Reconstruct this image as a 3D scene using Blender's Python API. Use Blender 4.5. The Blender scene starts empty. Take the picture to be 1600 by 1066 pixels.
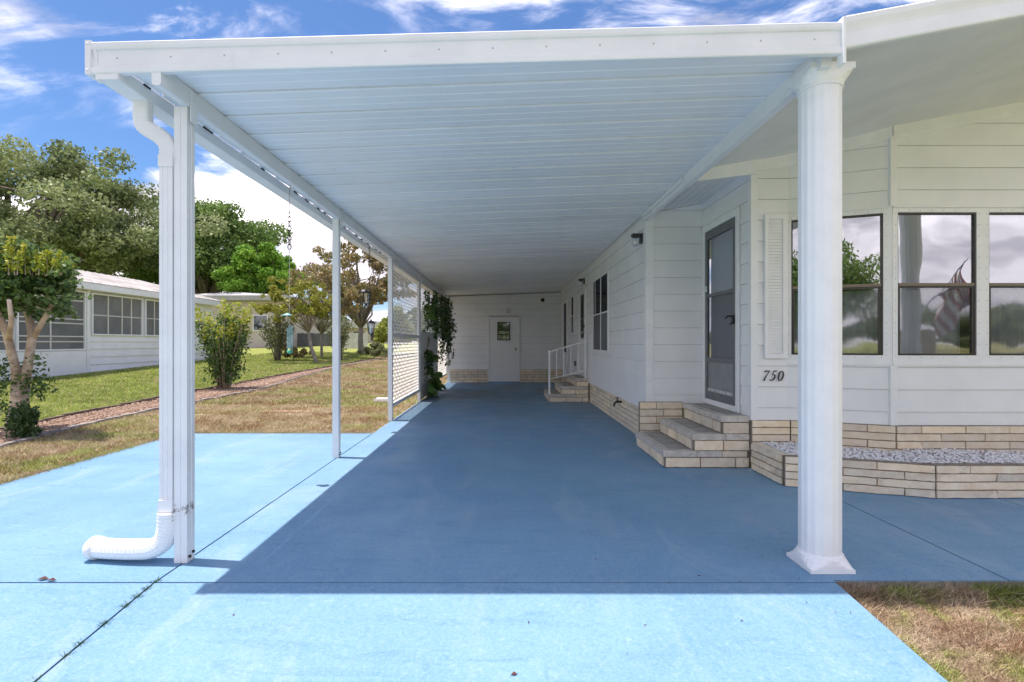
import bpy, math, random
import numpy as np
from mathutils import Vector, Matrix
random.seed(7)
SC = bpy.context.scene
COL = SC.collection
R = math.radians
# ------------------------------------------------------------------ camera, sky, sun
cam = bpy.data.objects.new('camera', bpy.data.cameras.new('camera'))
COL.objects.link(cam)
cam.location = (0, 0, 1.3)
cam.rotation_euler = (R(90), 0, 0)
cam.data.lens = 18; cam.data.sensor_width = 36
cam.data.shift_x = 10/1600; cam.data.shift_y = 2/1600
cam.data.clip_start = 0.05; cam.data.clip_end = 2000
SC.camera = cam
SC.view_settings.view_transform = 'Standard'
SC.view_settings.look = 'None'
SC.view_settings.exposure = 1.82
SC.view_settings.gamma = 1
SC.view_settings.use_curve_mapping = False
SUN = Vector((-.67, .09, 2.88)).normalized()
EL = math.asin(SUN.z); AZ = math.atan2(SUN.x, SUN.y)
W = bpy.data.worlds.new('World'); SC.world = W; W.use_nodes = True
nt = W.node_tree; nt.nodes.clear()
def N(t, **k):
    n = nt.nodes.new(t)
    for a, b in k.items(): setattr(n, a, b)
    return n
def L(a, b): nt.links.new(a, b)
def mth(op, a, b=None, c=None, clamp=False):
    n = nt.nodes.new('ShaderNodeMath'); n.operation = op; n.use_clamp = clamp
    for i, v in enumerate((a, b, c)):
        if v is None: continue
        if isinstance(v, (int, float)): n.inputs[i].default_value = v
        else: nt.links.new(v, n.inputs[i])
    return n.outputs[0]
def mixc(f, a, b, mode='MIX'):
    n = nt.nodes.new('ShaderNodeMix'); n.data_type = 'RGBA'; n.blend_type = mode
    for s, v in ((n.inputs[0], f), (n.inputs[6], a), (n.inputs[7], b)):
        if isinstance(v, (int, float)): s.default_value = v
        elif isinstance(v, tuple): s.default_value = (*v, 1)
        else: nt.links.new(v, s)
    return n.outputs[2]
def noise(vec, scale, detail=4, rough=.55, dist=0):
    n = nt.nodes.new('ShaderNodeTexNoise')
    n.inputs['Scale'].default_value = scale; n.inputs['Detail'].default_value = detail
    n.inputs['Roughness'].default_value = rough; n.inputs['Distortion'].default_value = dist
    if vec is not None: nt.links.new(vec, n.inputs['Vector'])
    return n.outputs[0]
def maprange(v, a, b, c=0., d=1.):
    n = nt.nodes.new('ShaderNodeMapRange'); n.interpolation_type = 'SMOOTHSTEP'
    nt.links.new(v, n.inputs[0])
    for i, x in zip((1, 2, 3, 4), (a, b, c, d)): n.inputs[i].default_value = x
    return n.outputs[0]
sky = N('ShaderNodeTexSky', sky_type='NISHITA', sun_disc=False, sun_elevation=EL, sun_rotation=AZ)
sky.air_density = 1.0; sky.dust_density = 0.6; sky.ozone_density = 2.0
tc = N('ShaderNodeTexCoord'); sep = N('ShaderNodeSeparateXYZ'); L(tc.outputs['Generated'], sep.inputs[0])
zz = mth('ADD', mth('MAXIMUM', sep.outputs[2], 0.0), 0.16)
cmb = N('ShaderNodeCombineXYZ'); L(mth('DIVIDE', sep.outputs[0], zz), cmb.inputs[0]); L(mth('DIVIDE', sep.outputs[1], zz), cmb.inputs[1])
mp = N('ShaderNodeMapping'); mp.inputs['Rotation'].default_value = (0, 0, .9); mp.inputs['Scale'].default_value = (1.0, 2.3, 1); L(cmb.outputs[0], mp.inputs[0])
wisp = mth('MULTIPLY', maprange(noise(mp.outputs[0], 2.2, 9, .62, .5), .44, .68), maprange(noise(cmb.outputs[0], .8, 2), .36, .56))
mp2 = N('ShaderNodeMapping'); mp2.inputs['Scale'].default_value = (1, 1, 2.2); mp2.inputs['Location'].default_value = (.35, 0, .1); L(tc.outputs['Generated'], mp2.inputs[0])
cn = noise(mp2.outputs[0], 2.6, 10, .52, .15)
low = maprange(sep.outputs[2], .36, .16, -.14, .12)
back = maprange(sep.outputs[1], .15, -.45, 0., .13)      # broken cloud over the street side, as the windows mirror it
cum = maprange(mth('ADD', mth('ADD', cn, low), back), .50, .575)
cover = mth('MAXIMUM', cum, mth('MULTIPLY', wisp, .75), clamp=True)
shade = maprange(noise(mp2.outputs[0], 5.5, 8, .55, .3), .36, .62, 0., 1.)
shade = mth('MULTIPLY', shade, maprange(sep.outputs[2], .08, .30, .35, 1.))
ccol = mixc(shade, (2.55, 2.42, 2.72), (8.1, 7.5, 7.75))
skyb = mixc(1.0, sky.outputs[0], (.285, .375, .49), 'MULTIPLY')
final = mixc(cover, skyb, ccol)
bg = N('ShaderNodeBackground'); bg.inputs[1].default_value = 0.10; L(final, bg.inputs[0])
ow = N('ShaderNodeOutputWorld'); L(bg.outputs[0], ow.inputs[0])
sun = bpy.data.objects.new('sun', bpy.data.lights.new('sun', 'SUN')); COL.objects.link(sun)
sun.data.energy = 2.0; sun.data.angle = R(.53); sun.data.color = (1, .90, .83)
sun.rotation_euler = SUN.to_track_quat('Z', 'Y').to_euler(); sun.location = (0, 0, 20)
SC.render.engine = 'CYCLES'
SC.cycles.max_bounces = 10; SC.cycles.diffuse_bounces = 9; SC.cycles.transparent_max_bounces = 12

# ------------------------------------------------------------------ materials
MATS = {}
def newmat(name):
    global nt
    m = bpy.data.materials.new(name); m.use_nodes = True; nt = m.node_tree; nt.nodes.clear()
    b = nt.nodes.new('ShaderNodeBsdfPrincipled'); o = nt.nodes.new('ShaderNodeOutputMaterial')
    nt.links.new(b.outputs[0], o.inputs[0]); MATS[name] = m
    return m, b, o
def pos():
    return nt.nodes.new('ShaderNodeNewGeometry').outputs['Position']
def orand():
    return nt.nodes.new('ShaderNodeObjectInfo').outputs['Random']
def bump(b, h, strength=.3, dist=.01):
    n = nt.nodes.new('ShaderNodeBump'); n.inputs['Strength'].default_value = strength; n.inputs['Distance'].default_value = dist
    nt.links.new(h, n.inputs['Height']); nt.links.new(n.outputs[0], b.inputs['Normal'])
def stretched(sx, sy, sz):
    m = nt.nodes.new('ShaderNodeMapping'); m.inputs['Scale'].default_value = (sx, sy, sz); nt.links.new(pos(), m.inputs[0]); return m.outputs[0]
def setin(s, v):
    if isinstance(v, (int, float)): s.default_value = v
    elif isinstance(v, tuple): s.default_value = (*v, 1)
    else: nt.links.new(v, s)
def simple(name, c1, c2=None, rough=.5, sc=4, bmp=0, bsc=60, metal=0, rnd=0, spec=.5, dirt=None):
    m, b, o = newmat(name)
    c = c1
    if c2 is not None: c = mixc(maprange(noise(pos(), sc, 6, .6), .35, .65), c1, c2)
    if dirt is not None:
        c = mixc(mth('MULTIPLY', maprange(noise(stretched(1, 1, .35), 5, 8, .68), .60, .80), dirt[1]), c, dirt[0])
    if rnd:
        hs = nt.nodes.new('ShaderNodeHueSaturation'); setin(hs.inputs['Color'], c)
        nt.links.new(mth('MULTIPLY_ADD', orand(), rnd, 1-rnd/2), hs.inputs['Value']); c = hs.outputs[0]
    setin(b.inputs['Base Color'], c)
    setin(b.inputs['Roughness'], rough); b.inputs['Metallic'].default_value = metal
    b.inputs['Specular IOR Level'].default_value = spec
    if bmp: bump(b, noise(pos(), bsc, 5, .6), bmp, .004)
    return m
simple('white_aluminium', (.83, .83, .835), (.77, .775, .785), .38, 3, .05, 30, dirt=((.42, .40, .37), .38))
# rust-brown strap stain on the front post and downspout
m = MATS['white_aluminium']; nt = m.node_tree; b = [n for n in nt.nodes if n.type == 'BSDF_PRINCIPLED'][0]
src = b.inputs['Base Color'].links[0].from_socket; s2 = nt.nodes.new('ShaderNodeSeparateXYZ'); nt.links.new(pos(), s2.inputs[0])
k = mth('MULTIPLY', maprange(mth('ABSOLUTE', mth('SUBTRACT', s2.outputs[2], .315)), .045, .01), maprange(s2.outputs[1], 3.2, 3.1))
k = mth('MULTIPLY', mth('MULTIPLY', k, maprange(s2.outputs[0], -1.7, -1.8)), maprange(noise(pos(), 38, 6, .7), .47, .62))
nt.links.new(mixc(k, src, (.16, .11, .09)), b.inputs['Base Color'])
simple('white_clean', (.86, .86, .865), (.82, .82, .825), .4, 5)
simple('siding', (.85, .85, .855), (.80, .805, .815), .42, 2.2, .35, 5, rnd=.035, dirt=((.55, .54, .52), .22))
simple('soffit_white', (.80, .795, .80), (.74, .735, .745), .7, 2.5, .05, 80)
simple('trim_white', (.86, .86, .865), (.81, .815, .82), .45, 6, dirt=((.5, .48, .44), .2))
simple('ceiling_pan', (.89, .875, .87), (.84, .83, .825), .42, 1.3, .03, 20, rnd=.09, dirt=((.5, .49, .47), .35))
simple('column_vinyl', (.86, .86, .865), (.82, .82, .83), .35, 7, dirt=((.6, .58, .55), .12))
simple('seam_grey', (.46, .455, .45), (.66, .66, .66), .9, 3)  # flat grey for the strips set in the roof panel seams
simple('lap_shadow', (.38, .38, .38), (.56, .56, .56), .9, 2)  # grey that paints the shadow lines under the siding laps
simple('black_gap', (.012, .012, .012), None, .8)
simple('dark_rubber', (.03, .03, .032), None, .5)
simple('dark_bronze', (.045, .043, .042), (.06, .055, .05), .35, 10, metal=.4)
simple('storm_frame', (.15, .155, .165), (.12, .125, .135), .45, 10)
simple('storm_kick', (.26, .27, .28), (.21, .22, .23), .5, 4, .1, 200)
simple('bronze_rail', (.20, .165, .12), None, .4, metal=.3)
simple('steel', (.5, .5, .5), None, .35, metal=.9)
simple('chain_black', (.04, .035, .03), None, .5, metal=.5)
simple('mortar', (.30, .25, .20), (.20, .165, .13), .95, 20, .3, 80)
simple('brass', (.35, .25, .12), None, .4, metal=.8)
simple('turquoise', (.30, .62, .62), None, .4)
simple('chime_green', (.08, .42, .24), None, .4)
simple('bark_pale', (.36, .27, .20), (.60, .50, .40), .8, 7, .5, 30, dirt=((.20, .15, .11), .6))
simple('bark_dark', (.16, .13, .10), (.26, .22, .17), .9, 5, .6, 14)
simple('bark_grey', (.30, .27, .23), (.20, .18, .15), .9, 6, .5, 18)
simple('mulch_chip', (.20, .12, .085), (.42, .30, .22), .9, 25, .4, 60)
simple('edging_stone', (.22, .19, .17), (.34, .31, .28), .9, 12, .5, 50, rnd=.4)
simple('edging_dark', (.10, .07, .05), (.16, .12, .09), .9, 12, .5, 50, rnd=.3)
simple('neighbor_white', (.78, .80, .84), (.73, .75, .79), .6, 2, rnd=.03)
simple('neighbor_roof', (.62, .60, .57), (.46, .43, .40), .55, 1.2, .1, 12)
simple('beige_wall', (.55, .49, .45), (.50, .44, .40), .8, 2)
simple('grey_roof', (.42, .42, .43), (.34, .34, .35), .8, 2)
simple('screen_mesh', (.13, .135, .145), (.17, .175, .185), .7, 1.5, rnd=.25)
simple('fence_dark', (.10, .105, .115), (.13, .135, .14), .8, 2, rnd=.2)
simple('fence_white', (.62, .62, .60), (.52, .52, .50), .7, 3, rnd=.1)
simple('asphalt', (.06, .06, .062), (.045, .045, .046), .9, 3, .3, 200)
simple('dead_leaf', (.10, .035, .025), None, .8)
simple('room_dark', (.06, .06, .065), None, .9)
simple('curtain', (.82, .82, .83), (.72, .72, .73), .8, 5)
simple('blind', (.80, .81, .83), None, .7)
simple('flag_red', (.42, .20, .20), None, .8)
simple('flag_white', (.75, .75, .75), None, .8)
simple('flag_blue', (.04, .06, .22), None, .8)
simple('tread', (.42, .385, .35), (.32, .29, .265), .85, 7, .25, 90)
simple('tread_edge', (.64, .59, .52), (.48, .44, .39), .85, 14, .3, 70)
simple('stone_white', (.90, .89, .89), (.78, .77, .79), .7, 30, .3, 90)
simple('sand', (.55, .42, .28), (.45, .33, .21), .95, 6, .4, 60)
simple('sill_dirty', (.62, .63, .64), (.36, .36, .36), .8, 18)
# split-face brick
m, b, o = newmat('brick')
hs = nt.nodes.new('ShaderNodeHueSaturation')
c = mixc(maprange(noise(pos(), 9, 6, .65), .3, .7), (.76, .62, .45), (.86, .76, .60))
c = mixc(mth('MULTIPLY', maprange(noise(pos(), 26, 5, .7), .58, .74), .55), c, (.40, .27, .17))
nt.links.new(c, hs.inputs['Color']); nt.links.new(mth('MULTIPLY_ADD', orand(), .30, .83), hs.inputs['Value'])
nt.links.new(mth('MULTIPLY_ADD', orand(), .3, .82), hs.inputs['Saturation'])
nt.links.new(hs.outputs[0], b.inputs['Base Color']); b.inputs['Roughness'].default_value = .85
bump(b, noise(pos(), 70, 6, .65), .75, .008)
# painted concrete
def paint(name):
    m, b, o = newmat(name)
    p = pos()
    big = maprange(noise(p, .55, 5, .6, .6), .32, .70)
    c = mixc(big, (.116, .264, .432), (.174, .332, .492))
    c = mixc(mth('MULTIPLY', maprange(noise(stretched(1.6, .5, 1), 1.6, 6, .65, .8), .50, .72), .55), c, (.27, .385, .51))
    c = mixc(mth('MULTIPLY', maprange(noise(p, 26, 8, .75), .50, .72), .38), c, (.37, .465, .58))
    c = mixc(mth('MULTIPLY', maprange(noise(p, 5.5, 8, .72, 1.0), .56, .74), .6), c, (.065, .185, .36))
    # mottled grey that thickens towards the back of the carport
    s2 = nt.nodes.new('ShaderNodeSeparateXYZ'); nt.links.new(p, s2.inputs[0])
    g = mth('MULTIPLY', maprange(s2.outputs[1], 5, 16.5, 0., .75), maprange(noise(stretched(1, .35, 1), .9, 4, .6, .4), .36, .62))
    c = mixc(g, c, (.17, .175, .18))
    # faint curved tyre scuffs
    w = nt.nodes.new('ShaderNodeTexWave'); w.wave_type = 'RINGS'; w.inputs['Scale'].default_value = .9; w.inputs['Distortion'].default_value = 5; w.inputs['Detail'].default_value = 3; w.inputs['Detail Scale'].default_value = .6
    nt.links.new(stretched(.8, .8, .8), w.inputs['Vector'])
    sc_ = mth('MULTIPLY', mth('MULTIPLY', maprange(w.outputs[1], .93, 1.0), maprange(noise(p, 1.1, 3), .50, .64)), .10)
    c = mixc(sc_, c, (.05, .13, .21))
    sw = mth('MULTIPLY', maprange(noise(stretched(.5, 2.6, 1), 2.4, 9, .72, 1.6), .53, .66), .42)     # roller swirls
    c = mixc(sw, c, (.075, .20, .34))
    c = mixc(mth('MULTIPLY', maprange(noise(p, 75, 6, .8), .40, .60), .30), c, (.34, .45, .53))
    c = mixc(mth('MULTIPLY', maprange(noise(p, 34, 7, .8), .52, .66), .28), c, (.06, .16, .27))
    c = mixc(mth('MULTIPLY', maprange(noise(p, 90, 3, .6), .70, .76), .7), c, (.06, .12, .17))
    nt.links.new(c, b.inputs['Base Color'])
    b.inputs['Specular IOR Level'].default_value = .35
    nt.links.new(maprange(noise(p, 2.2, 5), .3, .7, .42, .62), b.inputs['Roughness'])
    h = mth('ADD', mth('MULTIPLY', noise(p, 130, 4, .7), .6), mth('MULTIPLY', noise(stretched(1, 6, 1), 14, 4), .5))
    bump(b, h, .5, .006)
    return m
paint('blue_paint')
simple('concrete_edge', (.26, .245, .22), (.17, .16, .14), .95, 12, .4, 60)
# ground: dry and green patches
def lawn_color(p, tip=None):
    f = maprange(mth('ADD', mth('MULTIPLY', noise(p, .55, 6, .62, .3), .55), mth('MULTIPLY', noise(p, 4.2, 5, .65, .4), .45)), .41, .51)
    dry = mixc(maprange(noise(p, 2.4, 5, .65), .34, .66), (.33, .235, .16), (.52, .425, .315))
    grn = mixc(maprange(noise(p, 1.7, 4), .35, .65), (.20, .27, .05), (.31, .38, .085))
    s2 = nt.nodes.new('ShaderNodeSeparateXYZ'); nt.links.new(p, s2.inputs[0])
    far = maprange(s2.outputs[0], -7.3, -7.9)      # beyond the bed the neighbour's grass is greener
    near = mth('SUBTRACT', 1.0, mth('MULTIPLY', maprange(s2.outputs[0], 0, -1.9), mth('MULTIPLY', maprange(noise(p, .38, 4, .6), .36, .56), .75)))
    dry = mixc(maprange(noise(p, 1.3, 6, .7), .46, .62), dry, (.26, .145, .085))
    f2 = mth('MAXIMUM', mth('MULTIPLY', mth('MULTIPLY', f, near), .85), mth('MULTIPLY', far, maprange(noise(p, .5, 5), .30, .42, .35, 1.)))
    return mixc(f2, dry, grn)
m, b, o = newmat('ground')
c = lawn_color(pos()); c = mixc(maprange(noise(pos(), 30, 6, .7), .40, .70), c, (.22, .16, .095))
nt.links.new(c, b.inputs['Base Color']); b.inputs['Roughness'].default_value = 1; b.inputs['Specular IOR Level'].default_value = .1
bump(b, noise(pos(), 45, 5, .7), .8, .02)
def leafmat(name, cols, spec=.3, trans=.3, lawn=False, rough=.5, attr='rnd'):
    m, b, o = newmat(name)
    a = nt.nodes.new('ShaderNodeAttribute'); a.attribute_name = attr
    if lawn:
        c = lawn_color(pos())
        hs = nt.nodes.new('ShaderNodeHueSaturation'); nt.links.new(c, hs.inputs['Color'])
        nt.links.new(mth('MULTIPLY_ADD', a.outputs['Fac'], 1.1, .55), hs.inputs['Value']); c = hs.outputs[0]
        c = mixc(maprange(a.outputs['Fac'], .80, .86), c, (.62, .50, .34))
    else:
        cr = nt.nodes.new('ShaderNodeValToRGB'); nt.links.new(a.outputs['Fac'], cr.inputs[0])
        el = cr.color_ramp.elements
        while len(el) < len(cols): el.new(.5)
        for i, (q, k) in enumerate(zip(el, cols)): q.position = i/(len(cols)-1); q.color = (*k, 1)
        c = cr.outputs[0]
    nt.links.new(c, b.inputs['Base Color']); b.inputs['Roughness'].default_value = rough; b.inputs['Specular IOR Level'].default_value = spec
    t = nt.nodes.new('ShaderNodeBsdfTranslucent'); nt.links.new(c, t.inputs[0])
    mx = nt.nodes.new('ShaderNodeMixShader'); mx.inputs[0].default_value = trans
    nt.links.new(b.outputs[0], mx.inputs[1]); nt.links.new(t.outputs[0], mx.inputs[2]); nt.links.new(mx.outputs[0], o.inputs[0])
    return m
leafmat('grass_blade', None, lawn=True, trans=.25, rough=.8, spec=.15)
leafmat('oak_leaf', [(.09, .13, .055), (.19, .25, .10), (.28, .33, .15), (.45, .49, .27)])
leafmat('oak_leaf_green', [(.08, .15, .035), (.17, .27, .07), (.27, .37, .11)])
leafmat('bright_leaf', [(.11, .24, .025), (.18, .35, .04), (.28, .45, .06)])
leafmat('magnolia_leaf', [(.10, .14, .04), (.22, .21, .08), (.36, .25, .13), (.22, .28, .09)])
leafmat('yellow_leaf', [(.13, .16, .03), (.27, .28, .04), (.38, .36, .06)])
leafmat('myrtle_leaf', [(.035, .075, .025), (.08, .15, .04), (.16, .26, .065)], spec=.4)
leafmat('myrtle_shoot', [(.18, .28, .03), (.36, .42, .04), (.50, .46, .06)])
leafmat('sage_leaf', [(.10, .13, .05), (.17, .20, .09), (.24, .24, .12)])
leafmat('vine_leaf', [(.015, .035, .01), (.045, .10, .025), (.10, .18, .05)], trans=.2)
leafmat('pothos_leaf', [(.05, .13, .03), (.10, .22, .05), (.22, .30, .10)])
leafmat('bamboo_leaf', [(.22, .27, .05), (.34, .38, .08), (.45, .45, .12)])
leafmat('far_leaf', [(.10, .14, .07), (.16, .21, .10), (.22, .26, .14)])
# glass
def glass(name, refl, tint, rough=.015, wav=.05):
    m, b, o = newmat(name); nt.nodes.remove(b)
    g = nt.nodes.new('ShaderNodeBsdfGlossy'); g.inputs['Roughness'].default_value = rough; g.inputs[0].default_value = (.95, .97, 1, 1)
    bm = nt.nodes.new('ShaderNodeBump'); bm.inputs['Strength'].default_value = wav; bm.inputs['Distance'].default_value = .02
    nt.links.new(noise(pos(), 2.6, 1, .4), bm.inputs['Height']); nt.links.new(bm.outputs[0], g.inputs['Normal'])
    t = nt.nodes.new('ShaderNodeBsdfTransparent'); t.inputs[0].default_value = (*tint, 1)
    mx = nt.nodes.new('ShaderNodeMixShader'); mx.inputs[0].default_value = refl
    nt.links.new(t.outputs[0], mx.inputs[1]); nt.links.new(g.outputs[0], mx.inputs[2]); nt.links.new(mx.outputs[0], o.inputs[0])
glass('glass_bay', .44, (.55, .56, .58), .01, .12)
glass('glass_bay_screened', .20, (.74, .75, .77), .04, .12)
glass('glass_door', .16, (.80, .82, .85), .02)
glass('glass_door_screened', .14, (.58, .60, .63), .06)
glass('glass_dark', .14, (.35, .38, .42), .03)
glass('lamp_glass', .25, (.85, .86, .88), .12, .6)

# ------------------------------------------------------------------ geometry helpers
WORLD = {}
def tag(o, label=None, cat=None, group=None, kind=None):
    if label: o['label'] = label
    if cat: o['category'] = cat
    if group: o['group'] = group
    if kind: o['kind'] = kind
    return o
def attach(o, p):
    WORLD[o.name] = o.matrix_basis.copy()
    if p is not None:
        o.parent = p; o.matrix_parent_inverse = WORLD[p.name].inverted()
def thing(name, loc, label, cat, group=None):
    o = bpy.data.objects.new(name, None); COL.objects.link(o); o.location = loc
    o.empty_display_size = .1
    tag(o, label, cat, group); WORLD[o.name] = Matrix.Translation(Vector(loc)); return o
def make(name, V, F, mat, parent=None, smooth=False, rnd=None):
    V = np.asarray(V, dtype=np.float64).reshape(-1, 3)
    c = np.array([(V[:, 0].min()+V[:, 0].max())/2, (V[:, 1].min()+V[:, 1].max())/2, V[:, 2].min()])
    me = bpy.data.meshes.new(name)
    Vl = (V-c).astype(np.float32)
    if isinstance(F, np.ndarray):
        k = F.shape[1]; n = len(F)
        me.vertices.add(len(Vl)); me.vertices.foreach_set('co', Vl.ravel())
        me.loops.add(n*k); me.loops.foreach_set('vertex_index', F.astype(np.int32).ravel())
        me.polygons.add(n); me.polygons.foreach_set('loop_start', np.arange(0, n*k, k, dtype=np.int32))
        me.update(calc_edges=True)
    else:
        me.from_pydata(Vl.tolist(), [], F); me.update()
    if smooth: me.polygons.foreach_set('use_smooth', [True]*len(me.polygons))
    if rnd is not None:
        a = me.attributes.new('rnd', 'FLOAT', 'FACE'); a.data.foreach_set('value', np.asarray(rnd, dtype=np.float32))
    me.materials.append(MATS[mat])
    o = bpy.data.objects.new(name, me); COL.objects.link(o); o.location = c.tolist()
    o.matrix_basis = Matrix.Translation(Vector(c.tolist()))
    attach(o, parent); return o
def dup(src):
    o = src.copy(); COL.objects.link(o)
    o.parent = src.parent; o.matrix_parent_inverse = src.matrix_parent_inverse.copy()
    return o
class G:
    """collects shapes in world coordinates"""
    def __init__(s): s.v = []; s.f = []
    def add(s, V, F):
        n = len(s.v); s.v += [tuple(p) for p in V]; s.f += [tuple(i+n for i in q) for q in F]; return s
    def box(s, x0, x1, y0, y1, z0, z1):
        return s.add([(x0,y0,z0),(x1,y0,z0),(x1,y1,z0),(x0,y1,z0),(x0,y0,z1),(x1,y0,z1),(x1,y1,z1),(x0,y1,z1)],
              [(0,3,2,1),(4,5,6,7),(0,1,5,4),(1,2,6,5),(2,3,7,6),(3,0,4,7)])
    def prism(s, prof, p0, p1, out=(0,-1), z0=0., z1=0.):
        """closed profile [(a outward, b up)] swept from p0 to p1 (x,y), base heights z0,z1"""
        ox, oy = out; n = len(prof)
        V = [(p0[0]+a*ox, p0[1]+a*oy, z0+b) for a, b in prof]+[(p1[0]+a*ox, p1[1]+a*oy, z1+b) for a, b in prof]
        F = [(i, (i+1) % n, (i+1) % n+n, i+n) for i in range(n)]+[tuple(range(n))[::-1], tuple(range(n, 2*n))]
        return s.add(V, F)
    def poly(s, P, d):
        """planar polygon P extruded by vector d"""
        n = len(P); Q = [tuple(np.add(p, d)) for p in P]
        return s.add(list(P)+Q, [tuple(range(n))[::-1], tuple(range(n, 2*n))]+[(i, (i+1) % n, (i+1) % n+n, i+n) for i in range(n)])
    def tube(s, pts, rad, n=8, cap=True, flat=1.0):
        pts = [Vector(p) for p in pts]; k = len(pts)
        if isinstance(rad, (int, float)): rad = [rad]*k
        up = None; V = []
        for i, p in enumerate(pts):
            d = (pts[min(i+1, k-1)]-pts[max(i-1, 0)]).normalized()
            if up is None: up = d.orthogonal().normalized()
            up = (up-d*up.dot(d)).normalized(); w = d.cross(up)
            for j in range(n):
                a = 2*math.pi*j/n
                V.append(tuple(p+(up*math.cos(a)+w*math.sin(a)*flat)*rad[i]))
        F = [(i*n+j, i*n+(j+1) % n, (i+1)*n+(j+1) % n, (i+1)*n+j) for i in range(k-1) for j in range(n)]
        if cap: F += [tuple(range(n))[::-1], tuple(range((k-1)*n, k*n))]
        return s.add(V, F)
    def lathe(s, prof, c, n=24, axis='z'):
        """prof [(r, h)]"""
        V = []
        for r, h in prof:
            for j in range(n):
                a = 2*math.pi*j/n; x, y = r*math.cos(a), r*math.sin(a)
                V.append({'z': (c[0]+x, c[1]+y, c[2]+h), 'y': (c[0]+x, c[1]+h, c[2]+y), 'x': (c[0]+h, c[1]+x, c[2]+y)}[axis])
        k = len(prof)
        F = [(i*n+j, i*n+(j+1) % n, (i+1)*n+(j+1) % n, (i+1)*n+j) for i in range(k-1) for j in range(n)]
        F += [tuple(range(n))[::-1], tuple(range((k-1)*n, k*n))]
        return s.add(V, F)
    def build(s, name, mat, parent=None, smooth=False): return make(name, s.v, s.f, mat, parent, smooth)
def ceilz(x): return 2.80+.036*(x+1.86)
def sofz(x): return 3.39+.185*(x-3.77)
def gz(x, y):
    """height of the ground around the slabs"""
    x = np.asarray(x, float); y = np.asarray(y, float)
    g = -.035+.03*np.clip(y-16, 0, 36)+.15*np.clip((-x-8)/7, 0, 1)
    front = -.085-.10*np.clip(2.77-y, 0, 5)
    t = np.clip((y-2.6)/.35, 0, 1)
    return np.where(y < 2.95, front*(1-t)+g*t, g)

# ------------------------------------------------------------------ ground, slabs
def sheet(name, xs, ys, mat, kind='structure'):
    X, Y = np.meshgrid(xs, ys); Z = gz(X, Y)
    V = np.stack([X.ravel(), Y.ravel(), Z.ravel()], 1); nx = len(xs); ny = len(ys)
    i = np.arange(nx*ny).reshape(ny, nx)
    F = np.stack([i[:-1, :-1].ravel(), i[:-1, 1:].ravel(), i[1:, 1:].ravel(), i[1:, :-1].ravel()], 1)
    o = make(name, V, F, mat, None, True); tag(o, kind=kind); return o
xs = np.unique(np.concatenate([np.linspace(-400, -40, 13), np.linspace(-40, 14, 109), np.linspace(14, 400, 13)]))
ys = np.unique(np.concatenate([np.linspace(-400, -8, 10), np.arange(-8, 12, .25), np.arange(12, 60, 1), np.linspace(60, 900, 15)]))
sheet('lawn', xs, ys, 'ground')
def slab(name, pts, thick=.13):
    g = G(); n = len(pts); lo = [(p[0], p[1], p[2]-thick) for p in pts]
    g.add(list(pts)+lo, [tuple(range(n)), tuple(range(n, 2*n))[::-1]]+[(i, i+n, (i+1) % n+n, (i+1) % n) for i in range(n)])
    o = g.build(name, 'blue_paint'); tag(o, kind='structure'); return o
JG = .006
jx = -1.90
slab('carport_floor', [(jx+JG, 2.77+JG, 0), (1.79, 2.77+JG, 0), (1.79, 2.80, 0), (2.75-JG, 2.80, 0), (2.75-JG, 5.3, 0), (1.86, 5.3, 0), (1.86, 16.62, 0), (jx+JG, 16.62, 0)])
slab('porch_floor', [(2.75+JG, 2.80, 0), (4.1-JG, 2.80, 0), (4.1-JG, 4.5, 0), (2.75+JG, 4.5, 0)])
slab('porch_floor', [(4.1+JG, 2.80, 0), (7.4, 2.80, 0), (7.4, 4.5, 0), (4.1+JG, 4.5, 0)])
slab('side_driveway', [(-4.63, 2.77+JG, 0), (jx-JG, 2.77+JG, 0), (jx-JG, 7.32, 0), (-4.63, 7.32, 0)])
def az(y): return -.10*(2.77-y)
slab('driveway', [(-4.63, -6, az(-6)), (jx-JG, -6, az(-6)), (jx-JG, 2.77-JG, 0), (-4.63, 2.77-JG, 0)])
slab('driveway', [(jx+JG, -6, az(-6)), (1.785, -6, az(-6)), (1.785, 2.77-JG, 0), (jx+JG, 2.77-JG, 0)])
g = G(); g.box(-4.6, 1.7, 2.70, 2.84, -.10, -.022); g.box(jx-.05, jx+.05, 2.84, 7.3, -.10, -.014); g.box(2.7, 2.8, 2.82, 4.4, -.10, -.014); g.box(4.05, 4.15, 2.82, 4.4, -.10, -.014)
g.add([(jx-.05, -6, az(-6)-.02), (jx+.05, -6, az(-6)-.02), (jx+.05, 2.7, az(2.7)-.02), (jx-.05, 2.7, az(2.7)-.02)], [(0, 1, 2, 3)])
tag(g.build('joint_filler', 'black_gap'), kind='structure')
g = G(); g.box(1.80, 7.4, 2.792, 2.7985, -.13, -.006)
tag(g.build('slab_edge', 'concrete_edge'), kind='structure')
# street beyond the camera (seen in the bay windows)
g = G(); g.add([(-200, -16, -.60), (200, -16, -.60), (200, -8.6, -.60), (-200, -8.6, -.60)], [(0, 1, 2, 3)])
tag(g.build('street', 'asphalt'), kind='structure')

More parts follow.
